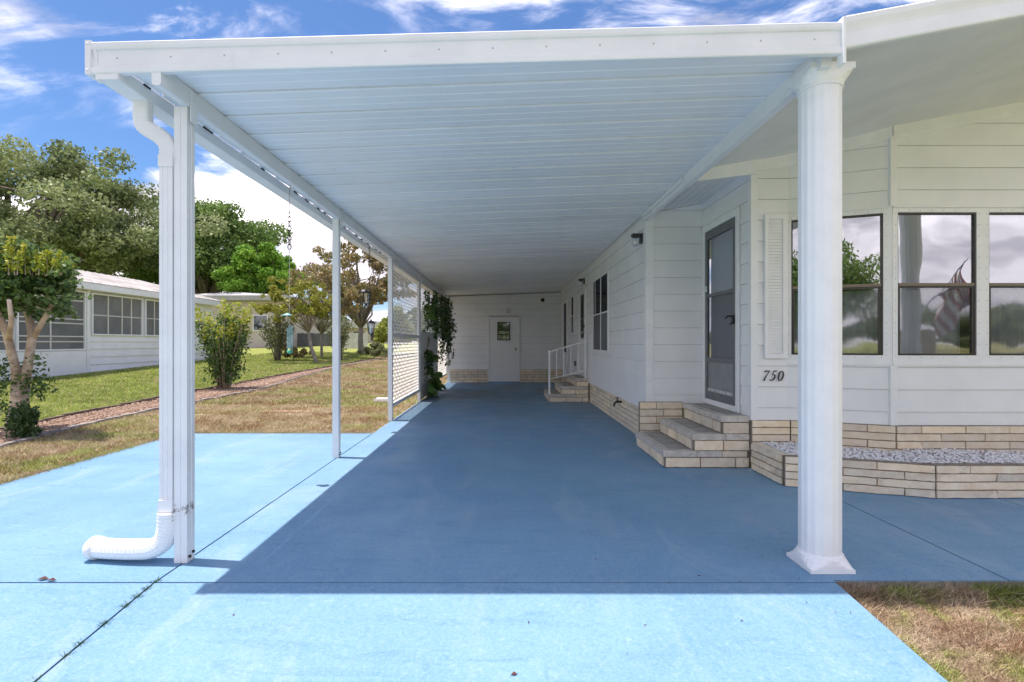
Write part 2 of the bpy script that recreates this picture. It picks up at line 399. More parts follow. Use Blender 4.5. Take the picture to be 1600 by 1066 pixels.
# ------------------------------------------------------------------ carport
cp = thing('carport', (0, 3.0, 0), 'long white aluminium carport roof on slim square posts over the blue painted floor', 'carport')
PW = .305
prof = [(0, .004), (.012, 0), (.095, .0015), (.100, .006), (.108, .0015), (.190, .003), (.196, .0085), (.205, .004), (.286, .006), (.292, .020), (.305, .020), (.305, .075), (0, .075)]
x0, x1 = -2.085, 1.745
npan = 46; y_start = 2.80
pan_me = None
for i in range(npan):
    if pan_me is None:
        gg = G(); gg.add([(x0, y_start+a, ceilz(x0)+h) for a, h in prof]+[(x1, y_start+a, ceilz(x1)+h) for a, h in prof],
              [(j, (j+1) % 13, (j+1) % 13+13, j+13) for j in range(13)]+[tuple(range(13)), tuple(range(13, 26))[::-1]])
        o = gg.build('roof_panel', 'ceiling_pan', cp); pan_me = o
    else:
        o = dup(pan_me)
        o.matrix_basis = Matrix.Translation((0, i*PW, random.uniform(-.001, .001))) @ pan_me.matrix_basis
# dark seal between panels above (roof skin)
xa_, xb_ = -2.105, 1.83
g = G(); g.add([(xa_, 2.792, ceilz(x0)+.078), (xb_, 2.792, ceilz(x1)+.078), (xb_, 17.2, ceilz(x1)+.078), (xa_, 17.2, ceilz(x0)+.078),
                (xa_, 2.792, ceilz(x0)+.094), (xb_, 2.792, ceilz(x1)+.094), (xb_, 17.2, ceilz(x1)+.094), (xa_, 17.2, ceilz(x0)+.094)],
               [(0,3,2,1),(4,5,6,7),(0,1,5,4),(1,2,6,5),(2,3,7,6),(3,0,4,7)])
g.build('roof_skin', 'white_aluminium', cp)
# front fascia: top lip, web, groove, lower lip
fp = [(0, 0), (.030, 0), (.034, .006), (.034, .034), (.026, .040), (.024, .046), (.020, .128), (.030, .133), (.034, .145), (.034, .166), (.028, .172), (0, .172)]
g = G(); g.prism(fp, (-2.235, 2.79), (1.815, 2.79), (0, -1), 2.747, 2.857)
g.build('fascia', 'white_aluminium', cp)
g = G(); g.poly([(-2.262, 2.752, 2.742), (-2.232, 2.752, 2.742), (-2.232, 2.752, 2.925), (-2.262, 2.752, 2.925)], (0, .10, 0))
for z in (2.765, 2.905): g.lathe([(.006, 0), (.006, -.004), (.003, -.006)], (-2.247, 2.752, z), 8, 'y')
g.build('fascia_end_cap', 'white_aluminium', cp)
g = G()
for i in range(14):
    x = -2.1+i*.29; g.lathe([(.0055, .004), (.0055, -.002), (.002, -.004)], (x, 2.769, 2.747+.085+(x+2.235)*.0272), 8, 'y')
tag(g.build('screw', 'steel', cp), kind='stuff')
# side gutter along the eave
gp = [(-2.212, 2.722), (-2.200, 2.716), (-2.092, 2.716), (-2.088, 2.722), (-2.088, 2.792), (-2.092, 2.792), (-2.096, 2.730), (-2.196, 2.730), (-2.206, 2.86), (-2.214, 2.885), (-2.228, 2.880), (-2.216, 2.84)]
for_end = [(-2.207, 2.7165), (-2.093, 2.7165), (-2.093, 2.748), (-2.207, 2.744)]
g = G(); g.add([(a, 2.762, h) for a, h in gp]+[(a, 16.5, h) for a, h in gp], [(j, (j+1) % 12, (j+1) % 12+12, j+12) for j in range(12)]+[tuple(range(12)), tuple(range(12, 24))[::-1]])
g.poly([(a, 2.7615, h) for a, h in for_end], (0, -.003, 0)); g.build('gutter', 'white_aluminium', cp)
g = G()
for i in range(npan):
    y = y_start+i*PW+.2945; g.add([(x0+.02, y, ceilz(x0)+.012), (x1-.01, y, ceilz(x1)+.012), (x1-.01, y+.0055, ceilz(x1)+.012), (x0+.02, y+.0055, ceilz(x0)+.012)], [(0, 3, 2, 1)])
tag(g.build('panel_seam', 'seam_grey', cp), kind='stuff')
g = G()      # black gaps where the gutter meets the pans
rs = random.Random(3)
y = 2.95
while y < 14:
    l = rs.uniform(.03, .13)
    if rs.random() < .55: g.box(-2.087, -2.080, y, y+l, 2.782, 2.790)
    y += l+rs.uniform(.05, .18)
tag(g.build('gutter_gap', 'black_gap', cp), kind='stuff')
# header beams
g = G(); g.prism([(-.025, 0), (-.021, -.008), (-.012, -.012), (.012, -.012), (.021, -.008), (.025, 0), (.025, .098), (-.025, .098)], (-1.885, 2.762), (-1.885, 16.5), (1, 0), 2.700, 2.700)
g.build('header_beam', 'white_aluminium', cp)
g = G(); g.box(1.744, 1.802, 2.83, 5.0, 2.822, 3.022)
g.box(1.752, 1.802, 5.0, 6.53, 2.842, 3.022); g.box(1.735, 1.747, 5.02, 6.53, 2.885, ceilz(1.74)-.002)
g.build('header_beam', 'white_aluminium', cp)
g = G()
for z in (2.90, 2.855): g.lathe([(.008, 0), (.008, -.006), (.003, -.008)], (1.744, 4.93, z), 8, 'x')
g.box(1.733, 1.7435, 4.90, 4.985, 2.83, 2.925)
g.build('beam_bracket', 'white_aluminium', cp)
POSTY = [3.008, 5.746, 8.455, 11.24, 14.10]
for i, py in enumerate(POSTY):
    xa, xb = -1.948, -1.872
    if i: xa, xb = -1.945, -1.875
    g = G()
    # box section with fluted side seams
    s = .004
    pr = [(xa, py), (xa+.034, py), (xa+.036, py+s), (xa+.040, py+s), (xa+.042, py), (xb, py), (xb, py+.03), (xb-s, py+.032), (xb-s, py+.044), (xb, py+.046), (xb, py+.076), (xa, py+.076)]
    if i: pr = [(xa, py), (xb, py), (xb, py+.03), (xb-s, py+.032), (xb-s, py+.044), (xb, py+.046), (xb, py+.074), (xa, py+.074)]
    g.poly([(a, b_, .002) for a, b_ in pr], (0, 0, 2.684))
    g.box(-1.859, -1.8535, py+.008, py+.07, 2.60, 2.785)
    for z in (2.76, 2.73): g.lathe([(.006, .002), (.006, .006), (.003, .008)], (-1.8535, py+.04, z), 6, 'x')
    g.build('post', 'white_aluminium', cp)
    g = G()
    g.lathe([(.009, 0), (.009, .010), (.004, .013)], (xb, py+.055, .05), 8, 'x')
    g.lathe([(.009, 0), (.009, .010), (.004, .013)], (xb, py+.02, .035), 8, 'x')
    g.build('post_bolt', 'dark_bronze', cp)
# downspout, corrugated elbows
def ribbed(pts, wa, wb, nrib, mat, name, parent, power=1):
    """rectangular or round pipe with ring corrugations along a curve; wa, wb half sizes"""
    P = [Vector(p) for p in pts]
    def cr(t):
        n = len(P)-1; t = max(0, min(n-1e-6, t*n)); i = int(t); f = t-i
        p0, p1, p2, p3 = P[max(i-1, 0)], P[i], P[i+1], P[min(i+2, n)]
        return .5*((2*p1)+(-p0+p2)*f+(2*p0-5*p1+4*p2-p3)*f*f+(-p0+3*p1-3*p2+p3)*f**3)
    m_ = nrib*2; V = []; nn = 16
    for i in range(m_+1):
        p = cr(i/m_); d = (cr(min(1, i/m_+.01))-cr(max(0, i/m_-.01))).normalized()
        w = Vector((0, 1, 0)); w = (w-d*w.dot(d)).normalized(); u = d.cross(w)
        k = 1.0 if i % 2 else .965
        for j in range(nn):
            a = 2*math.pi*j/nn; ca, sa = math.cos(a), math.sin(a)
            e = power
            V.append(tuple(p+u*(math.copysign(abs(ca)**e, ca)*wa*k)+w*(math.copysign(abs(sa)**e, sa)*wb*k)))
    F = [(i*nn+j, i*nn+(j+1) % nn, (i+1)*nn+(j+1) % nn, (i+1)*nn+j) for i in range(m_) for j in range(nn)]
    F += [tuple(range(nn))[::-1], tuple(range(m_*nn, (m_+1)*nn))]
    return make(name, V, F, mat, parent)
ds = thing('downspout', (-1.995, 3.05, 0), 'white downspout with flexible boot beside the front left carport post', 'downspout')
ribbed([(-2.145, 3.03, 2.72), (-2.145, 3.03, 2.62), (-2.125, 3.03, 2.57), (-2.04, 3.03, 2.515), (-1.995, 3.03, 2.46), (-1.992, 3.03, 2.38)], .048, .035, 15, 'white_aluminium', 'elbow', ds, .45)
g = G(); g.prism([(-.033, .02), (-.033, .050), (-.020, .050), (-.018, .047), (-.006, .047), (-.004, .050), (.010, .050), (.012, .047), (.022, .047), (.033, .047), (.033, -.02), (-.033, -.02)], (0, 0), (0, .001))
g = G(); pr = [(-.038, -.03), (-.022, -.03), (-.020, -.026), (-.008, -.026), (-.006, -.03), (.008, -.03), (.010, -.026), (.022, -.026), (.024, -.03), (.038, -.03), (.038, .03), (-.038, .03)]
g.poly([(-1.992+a, 3.03+b_, .36) for a, b_ in pr], (0, 0, 2.08)); g.build('pipe', 'white_aluminium', ds)
g = G(); g.box(-2.034, -1.950, 2.994, 3.066, 2.33, 2.40); g.build('collar', 'white_aluminium', ds)
g = G(); g.box(-2.034, -1.951, 2.994, 3.066, .300, .375); g.build('collar', 'trim_white', ds)
g = G()
for k in range(3): g.box(-2.037, -1.944, 2.9915-.001*k, 3.069, .298-.022*k, .305-.022*k)
g.build('strap', 'steel', ds)
def boot():
    P = [(-1.993, 3.03, .30), (-1.998, 3.03, .20), (-2.022, 3.03, .125), (-2.09, 3.03, .082), (-2.20, 3.035, .073), (-2.33, 3.05, .070), (-2.455, 3.07, .068)]
    return ribbed(P, .058, .060, 30, 'white_clean', 'boot', ds, .9)
bt = boot()
g = G(); g.tube([(-2.435, 3.067, .068), (-2.475, 3.073, .068), (-2.497, 3.077, .068)], [.068, .067, .050], 20); g.build('boot_end', 'white_clean', ds, True)

# ------------------------------------------------------------------ walls
def clip(poly, f):
    """keep part of polygon [(s,z)] where f(s,z)>=0"""
    out = []
    for i in range(len(poly)):
        a, b_ = poly[i], poly[(i+1) % len(poly)]; fa, fb = f(*a), f(*b_)
        if fa >= 0: out.append(a)
        if fa*fb < 0:
            t = fa/(fa-fb); out.append((a[0]+(b_[0]-a[0])*t, a[1]+(b_[1]-a[1])*t))
    return out
def back_rects(Ln, zb, holes, top):
    zm = max(top(0), top(Ln))
    if not holes: return [(0, Ln, zb, zm)]
    (s0, s1, h0, h1) = holes[0]
    return [q for q in ((0, s0, zb, zm), (s1, Ln, zb, zm), (s0, s1, h1, zm)) if q[1]-q[0] > .01]
Z0, DZ = .629-.2145*2, .2145
def siding(parent, p0, p1, zb, top, out, holes=(), proud=.020, mat='siding', name='siding_board', ph=0., dz=DZ):
    """clapboards between p0 and p1 from zb up to top(s); holes [(s0,s1,z0,z1)]"""
    p0 = np.array(p0, float); p1 = np.array(p1, float); Ln = np.linalg.norm(p1-p0); d = (p1-p0)/Ln
    out = np.array(out, float)/np.linalg.norm(out)
    # dark backing in the board gaps: the lap shadow lines, painted as colour
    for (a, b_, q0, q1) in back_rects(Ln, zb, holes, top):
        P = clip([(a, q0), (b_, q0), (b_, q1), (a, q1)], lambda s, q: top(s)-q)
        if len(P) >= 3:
            make('siding_backing', [(*(p0+d*s+out*.0015), q) for s, q in P]+[(*(p0+d*s-out*.004), q) for s, q in P], [tuple(range(len(P))), tuple(range(len(P), 2*len(P)))[::-1]]+[(i, (i+1) % len(P), (i+1) % len(P)+len(P), i+len(P)) for i in range(len(P))], 'lap_shadow', parent)
    k0 = int(math.floor((zb-Z0-ph)/dz)); zmax = max(top(0), top(Ln)); z = Z0+ph+k0*dz
    while z < zmax:
        segs = [(0., Ln)]
        for (s0, s1, h0, h1) in holes:
            if z+dz > h0+.001 and z < h1-.001:
                ns = []
                for a, b_ in segs:
                    if s0 > a: ns.append((a, min(b_, s0)))
                    if s1 < b_: ns.append((max(a, s1), b_))
                segs = [q for q in ns if q[1]-q[0] > .01]
        pieces = [(a, b_, max(z, zb), z+dz-.0048) for a, b_ in segs]
        for (s0, s1, h0, h1) in holes:
            if z < h1 < z+dz-.01: pieces.append((s0, s1, h1, z+dz-.0048))
        for a, b_, q0, q1 in pieces:
            P = [(a, q0), (b_, q0), (b_, q1), (a, q1)]
            P = clip(P, lambda s, q: top(s)-q)
            if len(P) < 3: continue
            V = []; n = len(P)
            for s, q in P:
                pr = .003+(proud-.003)*(1-(q-z)/(dz+.012))
                w = p0+d*s+out*pr; V.append((w[0], w[1], q))
            for s, q in P:
                w = p0+d*s-out*.004; V.append((w[0], w[1], q))
            make(name, V, [tuple(range(n)), tuple(range(n, 2*n))[::-1]]+[(i, (i+1) % n, (i+1) % n+n, i+n) for i in range(n)], mat, parent)
        z += dz
def bricks(parent, p0, p1, zb, zt, out, rows, L_=.42, depth=.05, joint=.010, off=.28, name='brick', rng=random, thick=.06, stack=False, holes=()):
    p0 = np.array(p0, float); p1 = np.array(p1, float); Ln = np.linalg.norm(p1-p0); d = (p1-p0)/Ln
    out = np.array(out, float)/np.linalg.norm(out)
    ch = (zt-zb)/rows; ang = math.atan2(d[1], d[0])
    g = G(); a = p0-out*.004; b_ = p1-out*.004
    q = [(a[0], a[1]), (b_[0], b_[1]), (b_[0]-out[0]*thick, b_[1]-out[1]*thick), (a[0]-out[0]*thick, a[1]-out[1]*thick)]
    g.poly([(x, y, zb+.001) for x, y in q], (0, 0, zt-zb-.004)); g.build('mortar_bed', 'mortar', parent)
    for r in range(rows):
        cuts = [0.]
        s = (off*L_*2 if r % 2 else L_) if not stack else Ln
        while s < Ln-.05: cuts.append(s); s += L_
        cuts.append(Ln)
        for s0, s1 in zip(cuts, cuts[1:]):
            if s1-s0 < .03: continue
            j = joint/2; l = s1-s0-joint; h = ch-joint
            o = brick_obj(name, parent)
            pr = rng.uniform(.006, .013)
            c = p0+d*(s0+s1)/2+out*pr
            o.matrix_basis = Matrix.Translation((c[0], c[1], zb+(r+.5)*ch)) @ Matrix.Rotation(ang, 4, 'Z') @ Matrix.Diagonal((l, depth, h, 1))
BR = {}
def brick_obj(name, parent):
    k = random.randrange(5)
    if k not in BR:
        rr = random.Random(k+20); V = []; nx = 6
        # front face at local y=0 (outward = -y side of rotated frame is handled by caller order), body behind
        for i in range(nx+1):
            x = -.5+i/nx
            for z in (-.5, .5): V.append((x+(rr.uniform(-.008, .008) if 0 < i < nx else 0), 0+rr.uniform(-.07, .05), z+rr.uniform(-.04, .02)*(1 if z > 0 else -1)))
        for i in (0, nx):
            for z in (-.5, .5): V.append((-.5+i/nx, 1.0, z))
        F = [(2*i, 2*i+2, 2*i+3, 2*i+1) for i in range(nx)]
        b0 = 2*(nx+1)
        F += [(0, 1, b0+1, b0), (2*nx+1, 2*nx, b0+2, b0+3)]
        F.append(tuple([2*i+1 for i in range(nx+1)]+[b0+3, b0+1])); F.append(tuple([2*i for i in range(nx, -1, -1)]+[b0, b0+2]))
        me = bpy.data.meshes.new('brick'); me.from_pydata(V, [], F); me.materials.append(MATS['brick']); me.update(); BR[k] = me
    o = bpy.data.objects.new(name, BR[k]); COL.objects.link(o); o.parent = parent
    o.matrix_parent_inverse = WORLD[parent.name].inverted(); return o

XW = 1.80
hs_ = thing('manufactured_home', (3.5, 8, 0), 'white clapboard manufactured home with bay windows and tan brick skirting beside the carport', 'house')
# long wall facing the carport (outward -x).  order p0->p1 chosen so that out is to the right-hand side
siding(hs_, (XW, 16.5), (XW, 6.57), .434, lambda s: 2.99, (-1, 0), proud=.016)
bricks(hs_, (XW+.034, 16.5), (XW+.034, 6.60), 0.003, .433, (-1, 0), 6, L_=.44)
# wall facing the camera left of the entry door
YF = 6.55
siding(hs_, (XW+.09, YF), (2.53, YF), .52, lambda s: 2.960+.175*s, (0, -1), proud=.018)
g = G(); g.box(XW-.012, XW+.088, YF-.022, YF+.09, .50, 2.99); g.build('corner_trim', 'trim_white', hs_)
bricks(hs_, (1.70, 6.49), (2.24, 6.49), 0.003, .545, (0, -1), 6, L_=.30, off=.35, thick=.05)
XD = 2.532
siding(hs_, (XD, YF), (XD, 5.316), .50, lambda s: 3.075, (-1, 0), holes=[(.03, 1.06, .5, 2.735)], proud=.018)
# bay
A = (2.525, 5.28); B = (2.91, 5.28); C = (3.73, 4.95); D_ = (5.60, 4.95)
n2 = np.array([B[1]-C[1], 0]); dAC = np.array([C[0]-B[0], C[1]-B[1]]); dAC /= np.linalg.norm(dAC); nBC = np.array([dAC[1], -dAC[0]])
ZBT, ZBB = 2.61, 1.077
siding(hs_, A, B, .50, lambda s: sofz(A[0]+s)-.11, (0, -1), proud=.018)
lb = math.hypot(C[0]-B[0], C[1]-B[1])
siding(hs_, B, C, .50, lambda s: ZBB, nBC, proud=.018)
siding(hs_, B, C, ZBT, lambda s: sofz(B[0]+s*dAC[0])-.11, nBC, proud=.012)
siding(hs_, C, D_, .50, lambda s: ZBB, (0, -1), proud=.018)
siding(hs_, C, D_, ZBT, lambda s: sofz(C[0]+s)-.11, (0, -1), proud=.012)
# frieze boards under the soffit
g = G(); dd = .055
for p, q, nn in ((A, B, (0, -1)), (B, C, tuple(nBC)), (C, D_, (0, -1))):
    g.prism([(-.01, -.115), (.024, -.115), (.030, -.105), (.030, .012), (-.01, .012)], p, q, nn, sofz(p[0]), sofz(q[0]))
g.build('frieze_board', 'trim_white', hs_)
g = G()
g.add([(1.81, 5.22, 2.93), (2.56, 5.22, 3.02), (2.56, 5.22, sofz(2.56)+.01), (1.81, 5.22, sofz(1.81)+.01), (1.81, 5.26, 2.93), (2.56, 5.26, 3.02), (2.56, 5.26, sofz(2.56)+.01), (1.81, 5.26, sofz(1.81)+.01)],
      [(0,1,2,3),(7,6,5,4),(0,4,5,1),(2,6,7,3),(1,5,6,2),(0,3,7,4)]); g.build('entry_header', 'trim_white', hs_)
# corner trims on the bay
g = G(); g.box(2.518, 2.585, 5.252, 5.316, .50, sofz(2.52)-.10); g.build('corner_trim', 'trim_white', hs_)
for zz0, zz1 in ((.50, ZBB-.002), (ZBT+.002, sofz(3.73)-.10)):
    g = G(); g.box(3.700, 3.765, 4.918, 4.97, zz0, zz1); g.build('corner_trim', 'trim_white', hs_)
# soffit, nook ceiling, roof, rake fascia
def sloped(g, x0, x1, y0, y1, f, th):
    g.add([(x0, y0, f(x0)), (x1, y0, f(x1)), (x1, y1, f(x1)), (x0, y1, f(x0)), (x0, y0, f(x0)+th), (x1, y0, f(x1)+th), (x1, y1, f(x1)+th), (x0, y1, f(x0)+th)],
          [(0,3,2,1),(4,5,6,7),(0,1,5,4),(1,2,6,5),(2,3,7,6),(3,0,4,7)])
g = G(); sloped(g, 1.805, 6.4, 2.83, 5.35, sofz, .02); g.build('soffit', 'soffit_white', hs_)
g = G()
nz = lambda x: 2.966+.175*(x-1.898)
for k in range(7):
    xa = 1.815+k*.103; sloped(g, xa, xa+.094, 5.27, 6.54, nz, .02); sloped(g, xa+.094, xa+.103, 5.27, 6.54, lambda x: nz(x)+.008, .01)
g.build('entry_ceiling', 'soffit_white', hs_)
g = G(); sloped(g, 1.832, 6.4, 2.80, 3.3, lambda x: sofz(x)+.0205, .004); sloped(g, 1.832, 6.4, 3.3, 17.2, lambda x: sofz(x)+.0205, .09); g.build('roof', 'grey_roof', hs_)
rp = [(0, -.145), (.028, -.145), (.033, -.138), (.026, -.060), (.030, -.040), (.040, -.010), (.040, .018), (.034, .026), (0, .026)]
g = G(); g.prism(rp, (1.822, 2.79), (6.4, 2.79), (0, -1), sofz(1.822), sofz(6.4)); g.build('rake_fascia', 'white_aluminium', hs_)
g = G(); g.box(1.812, 1.826, 2.745, 2.80, 2.80, 3.05); g.build('fascia_joint', 'trim_white', hs_)
# interior volume so the windows look into a room
g = G(); g.box(2.75, 5.9, 5.9, 5.95, .5, 3.3); g.box(2.7, 5.9, 5.40, 5.95, .55, .6); g.box(5.85, 5.9, 5.0, 5.9, .5, 3.3); g.box(2.60, 2.64, 5.35, 5.95, .5, 3.3); g.box(2.6, 5.9, 5.33, 5.95, 2.75, 2.8); g.build('room', 'room_dark', hs_)
# bay windows: band of flat trim with dark framed double-hung sashes
def window_band(p, q, nn, wins, first):
    p = np.array(p); q = np.array(q); Ln = np.linalg.norm(q-p); d = (q-p)/Ln; nn = np.array(nn, float)
    def P(s, a, z): w = p+d*s+nn*a; return (w[0], w[1], z)
    def bar(g, s0, s1, z0, z1, a0, a1):
        V = [P(s0, a0, z0), P(s1, a0, z0), P(s1, a1, z0), P(s0, a1, z0), P(s0, a0, z1), P(s1, a0, z1), P(s1, a1, z1), P(s0, a1, z1)]
        g.add(V, [(0,3,2,1),(4,5,6,7),(0,1,5,4),(1,2,6,5),(2,3,7,6),(3,0,4,7)])
    zt, zb_ = 2.552, 1.175
    g = G(); bar(g, 0, Ln, ZBB, zb_-.002, -.02, .016); bar(g, 0, Ln, zt+.002, ZBT, -.02, .016)
    bar(g, 0, Ln, ZBT-.012, ZBT+.003, .016, .034); bar(g, 0, Ln, ZBB-.004, ZBB+.012, .016, .030)
    s = 0
    for a, b_ in list(wins)+[(Ln, Ln)]:
        if a > s: bar(g, s, a, zb_-.002, zt+.002, -.02, .015)
        s = b_
    g.build('window_trim', 'trim_white', hs_)
    rv = G()
    for a, b_ in wins:
        for t in np.arange(a, b_, .11):
            for z in (zt+.022, zb_-.022):
                if a-.02 < t: 
                    c = P(t, .019, z); rv.tube([P(t, .015, z), P(t, .019, z)], .0045, 6)
        for z in np.arange(zb_, zt, .105):
            for t in (a-.022, b_+.022):
                rv.tube([P(t, .015, z), P(t, .019, z)], .0045, 6)
    if wins: tag(rv.build('rivet', 'steel', hs_), kind='stuff')
    for a, b_ in wins:
        w = G(); bw = .016
        bar(w, a, b_, zb_, zb_+bw, -.03, .004); bar(w, a, b_, zt-bw, zt, -.03, .004); bar(w, a, a+bw*.8, zb_+bw, zt-bw, -.03, .004); bar(w, b_-bw, b_, zb_+bw, zt-bw, -.03, .004)
        fr = w.build('window', 'dark_bronze', hs_)
        zm = 1.845
        w = G(); bar(w, a+.014, b_-.016, zm, zm+.028, -.026, .008); w.build('meeting_rail', 'bronze_rail', fr)
        w = G(); bar(w, a+.016, b_-.018, zm+.030, zt-.018, -.016, -.012); w.build('upper_pane', 'glass_bay', fr)
        w = G(); bar(w, a+.016, b_-.018, zb_+.018, zm-.002, -.014, -.010); w.build('lower_pane', 'glass_bay_screened', fr)
        w = G(); bar(w, a+.016, a+.03, zb_+.016, zm-.002, -.022, .002); bar(w, b_-.036, b_-.018, zb_+.016, zm-.002, -.022, .002); bar(w, a+.03, b_-.036, zm-.018, zm-.002, -.022, .002); w.build('screen_frame', 'dark_bronze', fr)
        # sheer curtain with folds behind the sash
        V = []; F = []; m_ = 60
        for i in range(m_+1):
            s_ = a+(b_-a)*i/m_; off = -.16+.022*math.sin(i*1.25+a*9)+.01*math.sin(i*.4)
            V += [P(s_, off, zb_), P(s_, off+.01*math.sin(i*.9), 1.82)]
        F = [(2*i, 2*i+2, 2*i+3, 2*i+1) for i in range(m_)]
        make('curtain', V, F, 'curtain', fr, True)
window_band(B, C, nBC, [(.03, .815)], 0)
window_band(C, D_, (0, -1), [(.051, .812), (.93, 1.69)], 1)
# shutter at the left of the bay
sh = G(); sx0, sx1, szb, szt = 2.653, 2.885, 1.135, 2.612
sh.box(sx0, sx0+.035, 5.228, 5.262, szb, szt); sh.box(sx1-.05, sx1, 5.228, 5.262, szb, szt)
sh.box(sx0+.035, sx1-.05, 5.228, 5.262, szb, szb+.05); sh.box(sx0+.035, sx1-.05, 5.228, 5.262, szt-.05, szt)
sh.box(sx0+.03, sx1-.045, 5.252, 5.262, szb+.04, szt-.04)
shut = sh.build('shutter', 'trim_white', hs_)
sl = G(); z = szb+.055
sl.prism([(0, 0), (.016, 0), (.004, .030), (0, .030)], (sx0+.036, 5.2515), (sx1-.051, 5.2515), (0, -1), 0, 0)
sl.v = [(x, y_, z_+szb+.055) for x, y_, z_ in sl.v]
s0 = sl.build('louvre', 'trim_white', shut)
for k in range(1, 43):
    o = dup(s0); o.matrix_basis = Matrix.Translation((0, 0, k*.0315)) @ s0.matrix_basis
# skirting bricks of the bay
bricks(hs_, (2.53, 5.26), (2.92, 5.26), .06, .500, (0, -1), 6, L_=.40, stack=True)
bricks(hs_, (2.925, 5.255), (3.735, 4.90), .06, .500, (5.255-4.90, -.81)[::1] if False else (-(5.255-4.90), -(3.735-2.925)), 6, L_=.42)
bricks(hs_, (3.74, 4.90), (5.60, 4.90), .06, .500, (0, -1), 6, L_=.42)
# house number, painted-metal italic digits
def stroke(g, pts, wd, x, z, s=1.):
    P = [(x+p[0]*s+p[1]*s*.22, z+p[1]*s) for p in pts]; n = len(P)
    for i in range(n-1):
        (a, b_), (c, d) = P[i], P[i+1]; L1 = math.hypot(c-a, d-b_) or 1
        w0, w1 = wd[i]*s/2, wd[i+1]*s/2; nx_, nz_ = -(d-b_)/L1, (c-a)/L1
        ex, ez = (c-a)/L1*.0015, (d-b_)/L1*.0015
        yy = 5.244-.0002*(i % 2)
        g.poly([(a+nx_*w0-ex, yy, b_+nz_*w0-ez), (a-nx_*w0-ex, yy, b_-nz_*w0-ez), (c-nx_*w1+ex, yy, d-nz_*w1+ez), (c+nx_*w1+ex, yy, d+nz_*w1+ez)], (0, .006, 0))
nb = G(); g = G()
def digit(k, x):
    g = G(); z = .905
    if k == '7': stroke(g, [(.0, .088), (.004, .102), (.012, .099), (.048, .101), (.040, .085), (.026, .055), (.017, .028), (.012, 0)], [.004, .010, .014, .009, .006, .009, .014, .015], x, z)
    if k == '5':
        stroke(g, [(.018, .098), (.036, .100), (.052, .106)], [.010, .013, .004], x, z)
        stroke(g, [(.020, .100), (.014, .062), (.030, .064), (.043, .052), (.044, .032), (.034, .012), (.016, .003), (.002, .008), (-.001, .016)], [.006, .006, .010, .014, .015, .013, .009, .008, .004], x, z)
    if k == '0':
        pts = [(.026+.023*math.cos(t), .050+.050*math.sin(t)) for t in np.linspace(.9, .9+2*math.pi, 19)]
        stroke(g, pts, [.006+.009*abs(math.cos(t)) for t in np.linspace(.9, .9+2*math.pi, 19)], x, z)
    return g
nroot = thing('house_number', (2.74, 5.25, .90), 'black italic numerals 750 on the white siding left of the round column', 'house number')
for k, x in (('7', 2.636), ('5', 2.706), ('0', 2.784)): digit(k, x).build('digit', 'dark_rubber', nroot)

# entry storm door on the door wall (faces -x)
def bx(x0, x1, y0, y1, z0, z1, name, mat, parent):
    g = G(); g.box(x0, x1, y0, y1, z0, z1); return g.build(name, mat, parent)
g = G(); xo = XD-.030
g.box(xo, XD+.02, 5.50, 5.580, .54, 2.741); g.box(xo, XD+.02, 6.44, 6.515, .54, 2.741); g.box(xo, XD+.02, 5.580, 6.44, 2.678, 2.741); g.box(xo, XD+.02, 5.580, 6.44, .54, .600)
g.box(xo-.012, xo, 5.49, 5.51, .54, 2.755); g.box(xo-.012, xo, 5.51, 6.515, 2.741, 2.755)
ed = g.build('door_casing', 'trim_white', hs_)
g = G(); xa, xb = XD-.022, XD+.006
g.box(xa, xb, 5.582, 5.655, .602, 2.676); g.box(xa, xb, 6.375, 6.438, .602, 2.676); g.box(xa, xb, 5.655, 6.375, 2.575, 2.676); g.box(xa, xb, 5.655, 6.375, .602, .70)
g.box(xa, xb, 5.655, 6.375, 1.060, 1.115); g.box(xa, xb, 5.655, 6.375, 1.855, 1.895)
ed = g.build('storm_door', 'storm_frame', hs_)
bx(XD-.008, XD-.004, 5.655, 6.375, 1.115, 1.855, 'lower_pane', 'glass_door_screened', ed)
bx(XD-.006, XD-.002, 5.655, 6.375, 1.895, 2.575, 'upper_pane', 'glass_door', ed)
bx(XD-.010, XD-.002, 5.655, 6.375, .70, 1.06, 'kick_panel', 'storm_kick', ed)
bx(XD-.016, XD-.003, 5.655, 6.375, .700, .735, 'sill', 'sill_dirty', ed)
g = G(); g.box(XD+.045, XD+.06, 5.60, 6.42, .6, 2.66); g.build('inner_door', 'blind', hs_)
g = G(); g.box(XD-.045, XD-.022, 5.605, 5.635, 1.50, 1.60); g.tube([(XD-.05, 5.62, 1.585), (XD-.075, 5.66, 1.59), (XD-.075, 5.72, 1.57)], .010, 8); g.tube([(XD-.05, 5.62, 1.52), (XD-.06, 5.64, 1.49)], .008, 8); g.build('handle', 'dark_rubber', ed)
bx(XD-.028, XD-.0225, 6.385, 6.42, 1.93, 2.00, 'closer_tag', 'white_clean', ed)

